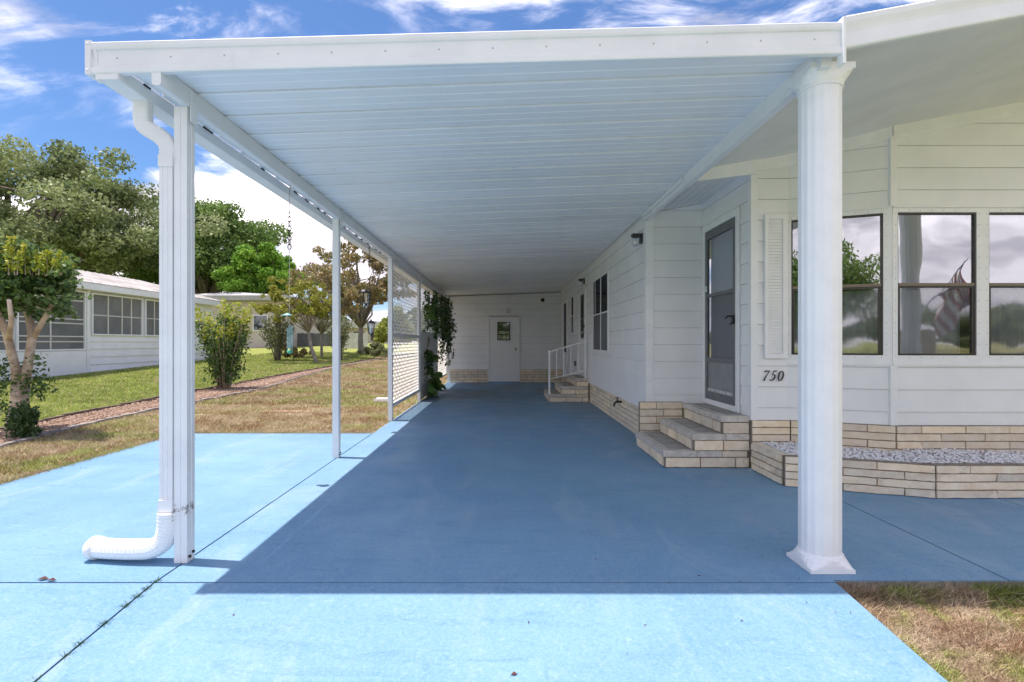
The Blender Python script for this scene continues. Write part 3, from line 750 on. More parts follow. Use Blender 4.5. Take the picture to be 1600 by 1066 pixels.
# openings on the long wall
def long_window(y0, y1, z0, z1, mull, zm, name='window', fw=.035, sills=True):
    g = G(); X = XW-.03
    g.box(X, XW, y0-fw, y0, z0-fw, z1+fw); g.box(X, XW, y1, y1+fw, z0-fw, z1+fw); g.box(X, XW, y0, y1, z0-fw, z0); g.box(X, XW, y0, y1, z1, z1+fw)
    if mull: g.box(X+.002, XW, mull-.035, mull+.035, z0, z1)
    f = g.build(name, 'trim_white', hs_)
    bx(XW-.020, XW-.0175, y0, y1, z0, z1, 'backing', 'room_dark', f)
    g = G(); g.box(XW-.024, XW-.021, y0, y1, zm+.012, z1); g.build('upper_pane', 'glass_dark', f)
    g = G(); g.box(XW-.024, XW-.021, y0, y1, z0, zm-.012); g.build('lower_pane', 'screen_mesh', f)
    g = G(); g.box(XW-.028, XW-.0175, y0, y1, zm-.012, zm+.012); g.build('meeting_rail', 'trim_white', f)
    return f
w1 = long_window(8.92, 10.34, 1.157, 2.513, 9.56, 1.84)
bx(XW-.029, XW-.022, 10.13, 10.16, 1.86, 2.513, 'mullion', 'trim_white', w1)
long_window(13.40, 13.80, 1.56, 2.50, None, 2.0, fw=.06)
for (y0, y1, z0, z1, zs) in ((11.45, 12.30, .54, 2.44, 1.39), (14.85, 15.75, .30, 2.50, 1.0)):
    g = G(); X = XW-.034
    g.box(X, XW, y0-.06, y0, z0, z1+.06); g.box(X, XW, y1, y1+.06, z0, z1+.06); g.box(X, XW, y0, y1, z1, z1+.06)
    fr = g.build('door_casing', 'trim_white', hs_)
    bx(XW-.026, XW-.018, y0+.001, y1-.001, z0, z1-.001, 'door', 'white_clean', hs_)
    fr = bx(XW-.031, XW-.0265, y0+.16, y1-.22, zs, z1-.04, 'door_light', 'dark_bronze', hs_)
    bx(XW-.034, XW-.0315, y0+.19, y1-.25, 1.86, z1-.07, 'upper_pane', 'glass_dark', fr)
    bx(XW-.034, XW-.0315, y0+.19, y1-.25, zs+.03, 1.83, 'lower_pane', 'room_dark', fr)
g = G(); g.lathe([(.012, 0), (.012, -.03), (.03, -.035), (.03, -.06), (.01, -.065)], (XW-.026, 11.52, 1.52), 12, 'x'); g.build('door_knob', 'steel', hs_, True)
g = G(); g.lathe([(.03, 0), (.03, -.02), (.02, -.025)], (XW-.026, 11.52, 1.66), 12, 'x'); g.build('deadbolt', 'dark_bronze', hs_, True)
# wall lights
def wall_light(x, y, z, out, label, name='wall_light', sc=1., mat='dark_bronze', group=None):
    t = thing(name, (x, y, z), label, 'wall light', group)
    ox, oy = out; tx, ty = -oy, ox
    def B_(g, a0, a1, t0, t1, z0, z1):
        V = [(x+ox*a+tx*q, y+oy*a+ty*q, z+zz_) for zz_ in (z0*sc, z1*sc) for a, q in ((a0*sc, t0*sc), (a1*sc, t0*sc), (a1*sc, t1*sc), (a0*sc, t1*sc))]
        g.add(V, [(0,3,2,1),(4,5,6,7),(0,1,5,4),(1,2,6,5),(2,3,7,6),(3,0,4,7)])
    g = G(); B_(g, 0, .02, -.055, .055, -.05, .075); g.build('back_plate', mat, t)
    g = G(); B_(g, .02, .13, -.05, .05, .045, .075); B_(g, .04, .12, -.04, .04, .03, .045); g.build('hood', mat, t)
    g = G(); cx, cy = x+ox*.08*sc, y+oy*.08*sc
    g.lathe([(.030*sc, .030*sc), (.048*sc, .015*sc), (.050*sc, -.03*sc), (.044*sc, -.075*sc), (.025*sc, -.085*sc)], (cx, cy, z), 14); g.build('jar_globe', 'lamp_glass', t, True)
    g = G(); g.lathe([(.012*sc, .03*sc), (.024*sc, -.01*sc), (.022*sc, -.04*sc), (.008*sc, -.055*sc)], (cx, cy, z), 10); g.build('bulb', 'white_clean', t, True)
    return t
wall_light(XW-.014, 6.72, 2.645, (-1, 0), 'dark jar wall light beside the corner nearest the entry door')
wall_light(XW-.014, 11.60, 2.66, (-1, 0), 'dark jar wall light high above the far side door with railing')
# hose bib and outlet
hb = thing('hose_bib', (XW+.02, 8.05, .36), 'dark hose tap sticking out of the brick skirting', 'tap')
g = G(); g.tube([(XW+.04, 8.05, .365), (XW-.06, 8.05, .365), (XW-.095, 8.03, .335), (XW-.10, 8.02, .30)], .017, 8); g.build('spout', 'dark_bronze', hb, True)
g = G(); g.lathe([(.010, 0), (.010, .05), (.032, .052), (.032, .062), (.01, .064)], (XW-.045, 8.05, .37), 10); g.build('valve_handle', 'dark_bronze', hb)
ot = thing('outdoor_outlet', (XW-.02, 13.0, .75), 'small grey outlet box on the white siding behind the far railing', 'outlet')
bx(XW-.05, XW-.012, 13.0, 13.10, .70, .82, 'box', 'storm_frame', ot); bx(XW-.056, XW-.0505, 13.01, 13.09, .71, .81, 'cover', 'steel', ot)

# ------------------------------------------------------------------ entry steps
def steps(name, label, xs_, xr, yf, yb, zs, courses, group):
    """stairs climbing towards +x; treads xs_[i] .. xr at heights zs[i]"""
    t = thing(name, ((xs_[0]+xr)/2, (yf+yb)/2, 0), label, 'steps', group)
    rr = random.Random(5)
    zprev = 0.003
    for i, (xa, zt) in enumerate(zip(xs_, zs)):
        th = .062; zb_ = zt-th
        # riser body bricks : side facing camera and riser facing -x
        xl = xa+.022
        bricks(t, (xl, yf+.012), (xr, yf+.012), zprev, zb_-.002, (0, -1), 1, L_=.30 if i else .36, off=.3, thick=max(.05, .05), joint=.012)
        bricks(t, (xl, yb), (xl, yf+.064), zprev, zb_-.002, (-1, 0), 1, L_=.30, off=.2, thick=.05, joint=.012)
        # tread slab and its edging bricks
        nxt = xs_[i+1] if i+1 < len(xs_) else xr
        g = G(); g.box(xa+.095, nxt+.10 if i+1 < len(xs_) else xr-.002, yf+.10, yb-.002, zb_, zt-.004)
        o = g.build('tread', 'tread', t)
        y = yf+.10
        while y < yb-.04:
            l = min(.20, yb-y)
            g = G(); g.box(xa, xa+.092, y+.003, y+l-.003, zb_+.002, zt-rr.uniform(0, .003)); g.build('tread_brick', 'tread_edge', t); y += l
        x = xa; first = True
        while x < xr-.03:
            l = min(.345 if first else .26, xr-x); first = False
            g = G(); g.box(x+.003, x+l-.003, yf, yf+.097, zb_+.002, zt-rr.uniform(0, .003)); g.build('tread_brick', 'tread_edge' if x < nxt+.12 else 'brick', t); x += l
        g = G(); g.box(xa+.008, xr-.004, yf+.008, yb-.008, zb_-.004, zt-.008); g.build('mortar_bed', 'mortar', t)
        zprev = zt+.001
    return t
steps('entry_steps', 'tan brick entry steps with grey treads below the glass storm door', (1.633, 1.931, 2.228), 2.522, 5.29, 6.45, (.176, .351, .5376), None, None)
steps('side_steps', 'small tan brick steps with a white handrail at the far end of the carport', (.928, 1.19, 1.51), 1.80, 11.10, 12.45, (.172, .344, .516), None, None)
hr = thing('handrail', (1.35, 11.18, .17), 'white metal handrail with thin balusters on the far brick steps', 'handrail')
def vbar(x, z0, z1, r, nm): g = G(); g.box(x-r, x+r, 11.18-r, 11.18+r, z0, z1); g.build(nm, 'white_clean', hr)
vbar(.955, .174, 1.115, .020, 'rail_post'); vbar(1.74, .518, 1.46, .020, 'rail_post')
g = G(); g.prism([(-.018, -.014), (.018, -.014), (.018, .014), (-.018, .014)], (.976, 11.18), (1.719, 11.18), (0, 1), 1.098, 1.318); g.build('top_rail', 'white_clean', hr)
g = G(); g.prism([(-.012, -.010), (.012, -.010), (.012, .010), (-.012, .010)], (.976, 11.18), (1.719, 11.18), (0, 1), .50, .68); g.build('lower_rail', 'white_clean', hr)
for k in range(1, 5):
    x = .955+k*.157; f = (x-.976)/.743
    vbar(x, .50+.18*f+.009, 1.098+.22*f-.012, .008, 'baluster')

# ------------------------------------------------------------------ planter
pl = thing('brick_planter', (4, 4.6, 0), 'low tan brick planter filled with white stones below the bay window', 'planter')
PZ = .275
P1, P2, P3, P4 = (2.52, 5.24), (2.52, 4.62), (3.575, 4.262), (5.65, 4.262)
bricks(pl, P1, (2.52, 4.665), .002, PZ-.006, (-1, 0), 4, L_=.30, thick=.08)
n23 = (-(P2[1]-P3[1]), -(P3[0]-P2[0]))
bricks(pl, P2, P3, .002, PZ, n23, 4, L_=.45, thick=.09, depth=.11)
bricks(pl, (3.582, 4.262), P4, .002, PZ, (0, -1), 4, L_=.50, thick=.09, depth=.11)
g = G(); g.poly([(2.585, 5.24, .06), (2.585, 4.70, .06), (3.59, 4.36, .06), (5.6, 4.36, .06), (5.6, 4.89, .06), (3.74, 4.89, .06), (2.93, 5.24, .06)], (0, 0, .165)); g.build('soil', 'mulch_chip', pl)
g = G()
y = 4.68
while y < 5.20:
    g2 = G(); l = min(.135, 5.235-y); g2.box(2.512, 2.60, y+.003, y+l-.003, PZ-.062, PZ-.001+random.uniform(-.002, .002)); g2.build('coping_brick', 'brick', pl); y += l
rs = np.random.RandomState(4)
def stones(n, fpos, s0, s1, name, mat, parent):
    base = np.array([(1,0,0),(-1,0,0),(0,1,0),(0,-1,0),(0,0,1),(0,0,-1)], float)
    F0 = np.array([(0,2,4),(2,1,4),(1,3,4),(3,0,4),(2,0,5),(1,2,5),(3,1,5),(0,3,5)])
    C_ = fpos(n); n = len(C_)
    V = base[None]*rs.uniform(.6, 1.25, (n, 6, 1))*rs.uniform(s0, s1, (n, 1, 1))*np.array([1, 1, .65])
    a = rs.uniform(0, 6.28, n); c, s = np.cos(a)[:, None], np.sin(a)[:, None]
    x = V[:, :, 0]*c-V[:, :, 1]*s; y = V[:, :, 0]*s+V[:, :, 1]*c
    t = rs.uniform(-.8, .8, n); ct, st = np.cos(t)[:, None], np.sin(t)[:, None]
    z = V[:, :, 2]*ct-y*st; y = V[:, :, 2]*st+y*ct
    V = np.stack([x, y, z], 2)+C_[:, None]
    F = (F0[None]+6*np.arange(n)[:, None, None]).reshape(-1, 3)
    return make(name, V.reshape(-1, 3), F, mat, parent)
def inplanter(n):
    x = rs.uniform(2.60, 5.6, n*3); y = rs.uniform(4.3, 5.25, n*3)
    lowf = np.where(x < 3.575, 4.62-(x-2.52)*.339+.10, 4.262+.10); hif = np.where(x < 2.92, 5.25, np.where(x < 3.735, 5.255-(x-2.925)*.438, 4.90))-.01
    k = (y > lowf) & (y < hif); x, y = x[k][:n], y[k][:n]
    return np.stack([x, y, .232+rs.uniform(0, .035, len(x))+.02*(np.sin(x*5)*.5+.5)], 1)
tag(stones(5200, inplanter, .009, .021, 'gravel', 'stone_white', pl), kind='stuff')

# ------------------------------------------------------------------ porch columns
def column(x, y, label, group, zt=None):
    t = thing('porch_column', (x, y, 0), label, 'column', group)
    zt = zt or ceilz(1.8)-.06
    g = G(); g.box(x-.1255, x+.1255, y-.1255, y+.1255, .002, .024)
    g.lathe([(.168, .024), (.160, .030), (.142, .046), (.124, .072), (.118, .085), (.112, .088)], (x, y, 0), 32)
    g.v = [(max(x-.1255, min(x+.1255, a)), max(y-.1255, min(y+.1255, b_)), c_) for a, b_, c_ in g.v]
    g.build('plinth', 'column_vinyl', t)
    # fluted shaft
    V = []; n = 160
    for z in (.088, zt-.115):
        for j in range(n):
            a = 2*math.pi*j/n; ph = (j % 10)/10
            r = .111-(.0030*math.sin(math.pi*(ph-.2)/.8) if ph > .2 else 0)
            V.append((x+r*math.cos(a), y+r*math.sin(a), z))
    make('shaft', V, [(j, (j+1) % n, (j+1) % n+n, j+n) for j in range(n)], 'column_vinyl', t)
    g = G(); g.lathe([(.112, zt-.115), (.120, zt-.112), (.120, zt-.100), (.114, zt-.096), (.122, zt-.080), (.145, zt-.050), (.168, zt-.034)], (x, y, 0), 32)
    g.box(x-.1255, x+.1255, y-.1255, y+.1255, zt-.034, zt)
    g.v = [(max(x-.1255, min(x+.1255, a)), max(y-.1255, min(y+.1255, b_)), c_) for a, b_, c_ in g.v]
    g.build('capital', 'column_vinyl', t)
    return t
c1 = column(1.834, 2.99, 'round fluted white column on a square plinth at the front corner of the carport', None)
g = G(); g.box(1.74, 1.90, 2.93, 3.06, ceilz(1.8)-.06, 2.87); g.build('shim_block', 'trim_white', c1)
column(5.49, 2.99, 'second fluted white column, seen only as a grey reflection in the bay window', None, sofz(5.40)-.003)

# ------------------------------------------------------------------ storage room closing the carport
sr = thing('storage_room', (0, 16.5, 0), 'white clapboard storage room wall with a plain door at the back of the carport', 'storage room')
YB = 16.5
siding(sr, (-1.80, YB), (XW-.02, YB), .43, lambda s: ceilz(-1.8+s)-.012, (0, -1), holes=[(1.80-.56, 1.80+.47, .0, 2.15)], proud=.016, dz=.2145)
bricks(sr, (-1.78, YB-.01), (-.555, YB-.01), .003, .43, (0, -1), 5, L_=.44, off=.27)
bricks(sr, (.45, YB-.01), (XW+.03, YB-.01), .003, .43, (0, -1), 5, L_=.44, off=.27)
g = G(); g.poly([(-1.86, YB-.022, ceilz(-1.86)-.028), (XW+.03, YB-.022, ceilz(XW)-.028), (XW+.03, YB-.022, ceilz(XW)-.012), (-1.86, YB-.022, ceilz(-1.86)-.012)], (0, .018, 0)); g.build('header_strip', 'storm_frame', sr)
g = G(); g.poly([(-2.0, YB+.021, 2.5), (XW+.1, YB+.021, 2.5), (XW+.1, YB+.021, ceilz(XW)+.075), (-2.0, YB+.021, ceilz(-2)+.075)], (0, .1, 0)); g.build('header_filler', 'siding', sr)
g = G(); g.box(-1.9, 1.9, YB+.13, YB+3.5, 0, 2.78); g.build('shed_body', 'siding', sr)
g = G(); g.box(-.560, -.530, YB-.03, YB+.01, .03, 2.125); g.box(.430, .460, YB-.03, YB+.01, .03, 2.125); g.box(-.530, .430, YB-.03, YB+.01, 2.097, 2.127); g.build('door_casing', 'trim_white', sr)
g = G(); g.box(-.530, .430, YB-.015, YB+.01, .035, 2.095)
dr = g.build('door', 'white_clean', sr)
g = G(); g.box(-.545, .445, YB-.04, YB-.016, .0, .034); g.build('threshold', 'blue_paint', sr)
g = G(); zc = 1.66
g.box(-.268, -.240, YB-.03, YB-.0155, 1.365, 1.955); g.box(.118, .146, YB-.03, YB-.0155, 1.365, 1.955); g.box(-.240, .118, YB-.03, YB-.0155, 1.365, 1.393); g.box(-.240, .118, YB-.03, YB-.0155, 1.927, 1.955)
g.box(-.240, .118, YB-.028, YB-.0155, 1.532, 1.560); g.box(-.240, .118, YB-.028, YB-.0155, 1.668, 1.696)
wf = g.build('door_window', 'dark_rubber', dr)
bx(-.240, .118, YB-.021, YB-.0165, 1.393, 1.532, 'pane', 'glass_bay', dr); bx(-.240, .118, YB-.021, YB-.0165, 1.560, 1.668, 'pane', 'glass_bay', dr); bx(-.240, .118, YB-.021, YB-.0165, 1.696, 1.927, 'pane', 'glass_dark', dr)
g = G(); g.lathe([(.016, 0), (.016, -.03), (.034, -.036), (.034, -.06), (.012, -.066)], (.325, YB-.015, 1.075), 12, 'y'); g.build('knob', 'brass', dr, True)
wall_light(.09, YB-.014, 2.33, (0, -1), 'small grey jar light over the plain back door', sc=1.15, mat='steel')
g = thing('security_camera', (1.19, YB-.02, 2.66), 'small round black camera near the top right of the back wall', 'camera')
q = G(); q.lathe([(.05, 0), (.05, -.03), (.035, -.06), (.015, -.075)], (1.19, YB-.014, 2.66), 14, 'y'); q.build('dome', 'dark_rubber', g, True)
q = G(); q.lathe([(.065, 0), (.065, -.008)], (1.19, YB-.012, 2.66), 14, 'y'); q.build('mount', 'dark_rubber', g)

# ------------------------------------------------------------------ lattice screens between the left posts
def lattice(y0, y1, z0, z1, t, xo=-1.905, sp=.125):
    """diagonal slats in both directions, one object each"""
    w = .0125; Wd = y1-y0; H = z1-z0
    for sgn, xx in ((1, xo), (-1, xo-.007)):
        c = -H if sgn > 0 else 0
        lim = Wd if sgn > 0 else Wd+H
        while c < lim:
            c += sp
            # line: y = c + sgn*z (z 0..H)
            pts = [(c+sgn*0-w*.71, 0), (c-sgn*0+w*.71, 0), (c+sgn*H+w*.71, H), (c+sgn*H-w*.71, H)]
            P = clip(clip(pts, lambda a, q: a), lambda a, q: Wd-a)
            if len(P) < 3: continue
            g = G(); g.poly([(xx, y0+a, z0+q) for a, q in P], (.006, 0, 0)); g.build('slat', 'white_clean', t)
def frame(t, y0, y1, z0, z1, w=.045, mid=None, sub=None):
    X0, X1 = -1.925, -1.888
    for a, b_, c, d in ((y0, y0+w, z0, z1), (y1-w, y1, z0, z1), (y0+w, y1-w, z0, z0+w), (y0+w, y1-w, z1-w, z1)):
        bx(X0, X1, a, b_, c, d, 'frame_rail', 'white_aluminium', t)
    if mid: bx(X0, X1, y0+w, y1-w, mid-w/2, mid+w/2, 'frame_rail', 'white_aluminium', t)
t1 = thing('lattice_screen', (-1.905, 9.85, .2), 'white diagonal lattice screen with a middle rail, nearest of the screens between the posts', 'lattice', 'lattice screens between the carport posts')
frame(t1, 8.535, 11.235, .215, 2.68, .06, 1.42); lattice(8.595, 11.175, .275, 1.39, t1); lattice(8.595, 11.175, 1.45, 2.62, t1)
t2 = thing('lattice_screen', (-1.905, 12.6, .03), 'white screen whose lower half is a solid board with a climbing plant in front', 'lattice', 'lattice screens between the carport posts')
frame(t2, 11.32, 14.09, .02, 2.68, .05, 1.52); lattice(11.37, 14.04, 1.545, 2.63, t2, sp=.13)
bx(-1.912, -1.900, 11.37, 14.04, .07, 1.495, 'solid_board', 'white_clean', t2)
bx(-1.925, -1.888, 12.70, 12.78, 1.545, 2.63, 'frame_rail', 'white_aluminium', t2)
t3 = thing('lattice_screen', (-1.905, 15.3, .2), 'farthest white lattice screen, half hidden by the dark hanging vine', 'lattice', 'lattice screens between the carport posts')
frame(t3, 14.18, 16.45, .26, 2.68, .05); lattice(14.23, 16.40, .31, 2.63, t3, sp=.13)

# ------------------------------------------------------------------ plants
RS = np.random.RandomState(11)
def leafcloud(C_, size, name, mat, parent, droop=0., jitter=.35, rnd=None, long=1.5, rs=None, flat=0.):
    """one 4-vertex leaf at each centre, random orientation"""
    rs = rs or RS; n = len(C_)
    d = rs.normal(size=(n, 3)); d[:, 2] -= droop; d /= np.linalg.norm(d, axis=1)[:, None]
    u = rs.normal(size=(n, 3)); u[:, 2] *= (1-flat); u -= d*(u*d).sum(1)[:, None]; u /= np.linalg.norm(u, axis=1)[:, None]+1e-9
    s = size*(1+jitter*rs.uniform(-1, 1, n))[:, None]
    a = d*s*long/2; b_ = u*s/2*.8
    V = np.stack([C_-a, C_+b_-a*.1, C_+a, C_-b_-a*.1], 1).reshape(-1, 3)
    F = np.arange(4*n).reshape(n, 4)
    if rnd is None: rnd = rs.uniform(0, 1, n)
    return make(name, V, F, mat, parent, False, np.clip(rnd, 0, 1))
def clumps(centers, rads, n, rs, squash=.7, shell=.35):
    """leaf positions spread through ball-shaped clumps, denser near their skins"""
    w = rads**2.2; idx = rs.choice(len(centers), n, p=w/w.sum())
    d = rs.normal(size=(n, 3)); d /= np.linalg.norm(d, axis=1)[:, None]
    r = rads[idx]*(shell+(1-shell)*rs.uniform(0, 1, n)**.5)*(1+.12*rs.normal(size=n))
    P = centers[idx]+d*r[:, None]*np.array([1, 1, squash])
    return P, idx
def tree(name, label, cat, base, h, crown, trunk_r, leaf, nleaf, size, bark, seed, nclump=70, ctr=None, clr=(.14, .26), fork=.3, squash=.7, group=None, droop=.2, nlimb=16, lean=(0, 0), cut=None):
    rs = np.random.RandomState(seed); bx_, by_ = base; bz = float(gz(bx_, by_))-.05
    t = thing(name, (bx_, by_, bz), label, cat, group)
    rx, ry, rz = crown; cz = h-rz if ctr is None else ctr
    c0 = np.array([bx_+lean[0], by_+lean[1], bz+cz])
    d = rs.normal(size=(nclump, 3)); d /= np.linalg.norm(d, axis=1)[:, None]
    r = rs.uniform(.35, 1, nclump)**.55*(1+.10*rs.normal(size=nclump))
    low = d[:, 2] < -.4; d[low, 2] *= .5
    C_ = c0+d*(r*(1+.16*np.sin(d[:, 0]*5+seed)*np.cos(d[:, 2]*6+seed*2)))[:, None]*np.array([rx, ry, rz])*.9
    rads = rs.uniform(*clr, nclump)*min(rx, rz)*1.6
    if cut is not None:
        k = cut(C_); C_, rads = C_[k], rads[k]
    P, idx = clumps(C_, rads, nleaf, rs, squash)
    tone = rs.uniform(0, 1, len(C_))[idx]*.45+rs.uniform(0, .55, nleaf)
    leafcloud(P, size, 'crown', leaf, t, droop, rnd=tone, rs=rs)
    g = G(); fk = Vector((bx_+lean[0]*fork, by_+lean[1]*fork, bz+h*fork))
    b0 = Vector((bx_, by_, bz)); mid = b0.lerp(fk, .5)+Vector((rs.uniform(-1, 1)*trunk_r*.6, 0, 0))
    g.tube([b0, b0+Vector((0, 0, h*.04)), mid, fk], [trunk_r*1.35, trunk_r*1.05, trunk_r*.9, trunk_r*.75], 10)
    order = np.argsort(-rads)[:nlimb]
    for k in order:
        e = Vector(C_[k].tolist()); m1 = fk.lerp(e, .35)+Vector((rs.normal()*rx*.05, rs.normal()*rx*.05, rz*.05)); m2 = fk.lerp(e, .7)+Vector((rs.normal()*rx*.04, rs.normal()*rx*.04, rz*.10))
        r0 = trunk_r*rs.uniform(.35, .55)
        g.tube([fk-Vector((0, 0, .02*h)), m1, m2, e], [r0, r0*.7, r0*.42, r0*.12], 6)
        for q in range(2):
            j = rs.randint(len(C_)); e2 = Vector(C_[j].tolist())
            if (e2-m2).length < rx*.7: g.tube([m2, m2.lerp(e2, .5)+Vector((0, 0, .03*rz)), e2], [r0*.35, r0*.22, r0*.06], 5)
    g.build('trunk', bark, t, True)
    return t
# big trees beyond the neighbour
tree('oak_tree', 'tallest spreading live oak behind the neighbour\'s white screened porch', 'tree', (-36.5, 40), 15.8, (11.0, 8, 6.6), .75, 'oak_leaf', 95000, .20, 'bark_dark', 1, 260, clr=(.07, .16), nlimb=26)
tree('oak_tree', 'dark green oak between the tallest oak and the bright green tree', 'tree', (-30.5, 52), 14.8, (7.4, 7, 6.2), .55, 'oak_leaf_green', 60000, .22, 'bark_dark', 2, 170, clr=(.08, .17), nlimb=20)
tree('shade_tree', 'bright yellow-green tree above the beige house roof', 'tree', (-22.3, 47), 9.2, (4.0, 4, 3.2), .30, 'bright_leaf', 26000, .20, 'bark_dark', 3, 120, clr=(.07, .14), nlimb=10)
tree('magnolia_tree', 'open magnolia with bronze tinted leaves and visible grey branches', 'tree', (-9.6, 34), 7.9, (3.8, 3, 3.1), .19, 'magnolia_leaf', 7500, .17, 'bark_grey', 5, 130, clr=(.05, .10), fork=.24, nlimb=34)
tree('citrus_tree', 'small leaning tree with yellowing leaves beside the mulch bed', 'tree', (-9.5, 25.6), 4.6, (2.1, 1.7, 1.6), .10, 'yellow_leaf', 4300, .11, 'bark_grey', 6, 80, clr=(.06, .13), fork=.36, nlimb=26, lean=(-1.0, 0))
tree('bronze_tree', 'sparse tree with olive brown leaves behind the second carport post', 'tree', (-10.6, 29.5), 6.1, (2.5, 2, 2.6), .08, 'magnolia_leaf', 4200, .14, 'bark_grey', 16, 90, clr=(.05, .11), fork=.25, nlimb=26)
tree('bamboo_bush', 'yellow-green feathery bush behind the third carport post', 'bush', (-6.9, 31), 3.0, (1.1, 1, 1.5), .05, 'bamboo_leaf', 9000, .11, 'bark_grey', 8, 30, fork=.15, nlimb=8, squash=1.1)
tree('low_shrub', 'low grassy shrub at the far end of the mulch bed', 'bush', (-7.3, 28.5), 1.1, (.9, .7, .55), .03, 'sage_leaf', 3000, .08, 'bark_grey', 9, 16, fork=.2, nlimb=5)
tree('low_shrub', 'low rusty shrub at the foot of the leaning tree', 'bush', (-11.0, 26.5), .9, (.9, .7, .45), .03, 'magnolia_leaf', 2500, .08, 'bark_grey', 10, 16, fork=.2, nlimb=5)
def shoots(name, label, cat, base, n, height, spread, leaf, per, lsize, bark, seed, r0=.018, tip=None, leafmin=.15, group=None, thick=None, baseR=.12):
    rs = np.random.RandomState(seed); bx_, by_ = base; bz = float(gz(bx_, by_))-.02
    t = thing(name, (bx_, by_, bz), label, cat, group); g = G(); LP = []; TP = []
    for k in range(n):
        a = rs.uniform(0, 6.28); rr = rs.uniform(0, 1)**.7; hh = height*rs.uniform(.62, 1)*(1-.18*rr)
        p0 = Vector((bx_+baseR*math.cos(a)*rr, by_+baseR*math.sin(a)*rr, bz)); p3 = Vector((bx_+spread*rr*math.cos(a), by_+spread*rr*math.sin(a), bz+hh))
        m1 = p0.lerp(p3, .4)+Vector((-.10*spread*math.cos(a), -.1*spread*math.sin(a), .04*hh))
        g.tube([p0, m1, m1.lerp(p3, .5)+Vector((0, 0, .02)), p3], [r0, r0*.7, r0*.45, r0*.15], 5)
        for q in range(per):
            f = leafmin+(1-leafmin)*rs.uniform(0, 1)**.8; p = p0.lerp(m1, f/.4) if f < .4 else m1.lerp(p3, (f-.4)/.6)
            w = .09*(1-.7*max(0, (f-.6)/.4))*height/2
            (TP if (tip and f > .82) else LP).append((p.x+rs.normal()*w, p.y+rs.normal()*w, p.z+rs.normal()*w*.7))
    g.build('stem', bark, t, True)
    leafcloud(np.array(LP), lsize, 'foliage', leaf, t, rs=rs)
    if TP: leafcloud(np.array(TP), lsize*.9, 'new_growth', tip, t, rs=rs)
    return t
shoots('crape_myrtle_bush', 'vase shaped green bush standing in the mulch bed right of the front post', 'bush', (-7.9, 14.4), 46, 3.0, .80, 'myrtle_leaf', 150, .064, 'bark_pale', 21, .020, 'myrtle_shoot', .12, baseR=.14)
shoots('bare_shrub', 'thin grey-green shrub in front of the dark far fence', 'bush', (-11.7, 26.3), 34, 2.9, 1.0, 'sage_leaf', 60, .085, 'bark_grey', 22, .022, None, .3)
shoots('bare_shrub', 'thin grey-green shrub right of the leaning tree', 'bush', (-8.9, 27.5), 30, 2.9, .9, 'sage_leaf', 50, .085, 'bark_grey', 23, .022, None, .25)
# the pruned crape myrtle at the left edge
cm = thing('crape_myrtle', (-7.08, 7.4, -.03), 'pruned crape myrtle with pale trunk and yellow-green shoots at the left edge', 'tree')
def cp_(px, py, y=7.4): return ((px-790)*y/800, y, 1.3-(py-535)*y/800)
g = G()
def limb(pts, rad):
    P = [Vector(p) for p in pts]; g.tube(P, rad, 9)
limb([cp_(22, 688), cp_(26, 660), cp_(30, 630), cp_(32, 600)], [.16, .125, .105, .11])
limb([cp_(33, 610), cp_(44, 570), cp_(50, 525), cp_(46, 495), cp_(30, 465, 7.5), cp_(18, 445, 7.5)], [.085, .06, .052, .05, .035, .02])
limb([cp_(28, 610), cp_(24, 575, 7.3), cp_(10, 520, 7.2), cp_(-8, 480, 7.1), cp_(-25, 455, 7.0)], [.075, .055, .05, .042, .028])
limb([cp_(50, 530), cp_(66, 503, 7.4), cp_(80, 480, 7.35), cp_(86, 462, 7.3)], [.042, .035, .032, .02])
limb([cp_(46, 497), cp_(52, 475, 7.6), cp_(50, 455, 7.7)], [.042, .035, .025])
limb([cp_(14, 530, 7.2), cp_(18, 500, 7.0), cp_(14, 468, 6.9)], [.036, .03, .025])
for px, py in ((-2, 470), (15, 462), (47, 470), (78, 478)):
    g.tube([cp_(px, py+12), cp_(px, py), cp_(px+2, py-6)], [.030, .046, .022], 8)
g.build('trunk', 'bark_pale', cm, True)
rs = np.random.RandomState(5)
cc = []; cr_ = []
for (px, py, y, r) in ((-20, 430, 7.2, .30), (5, 420, 7.1, .30), (30, 412, 7.4, .30), (58, 420, 7.6, .28), (84, 432, 7.3, .24), (100, 448, 7.3, .17), (15, 445, 7.7, .26), (45, 445, 7.2, .22), (-5, 455, 7.0, .22), (75, 455, 7.5, .2), (92, 470, 7.2, .12),
                       (8, 470, 7.3, .17), (30, 400, 7.9, .25), (60, 405, 7.2, .2), (10, 395, 7.3, .2), (62, 495, 7.4, .09), (92, 492, 7.3, .10)):
    cc.append(cp_(px, py, y)); cr_.append(r)
P, idx = clumps(np.array(cc), np.array(cr_)*1.25, 4600, rs, .9, .0); leafcloud(P, .056, 'foliage', 'myrtle_leaf', cm, rs=rs)
cc = [cp_(-4, 590, 7.3), cp_(12, 572, 7.3), cp_(60, 590, 7.35), cp_(66, 606, 7.4), cp_(18, 600, 7.25), cp_(58, 562, 7.4), cp_(2, 640, 7.35), cp_(50, 612, 7.3), cp_(-14, 612, 7.3), cp_(38, 590, 7.25)]
P, idx = clumps(np.array(cc), np.array([.13, .11, .10, .12, .10, .08, .09, .09, .12, .08])*1.6, 650, rs, 1, .0); 
for k in range(len(cc)): leafcloud(P[idx == k], .042, 'trunk_sprout', 'myrtle_leaf', cm, rs=rs)
cc = [cp_(30, 668, 7.05), cp_(40, 655, 7.0), cp_(34, 645, 7.05), cp_(48, 648, 7.0), cp_(28, 655, 7.1), cp_(42, 670, 7.0)]
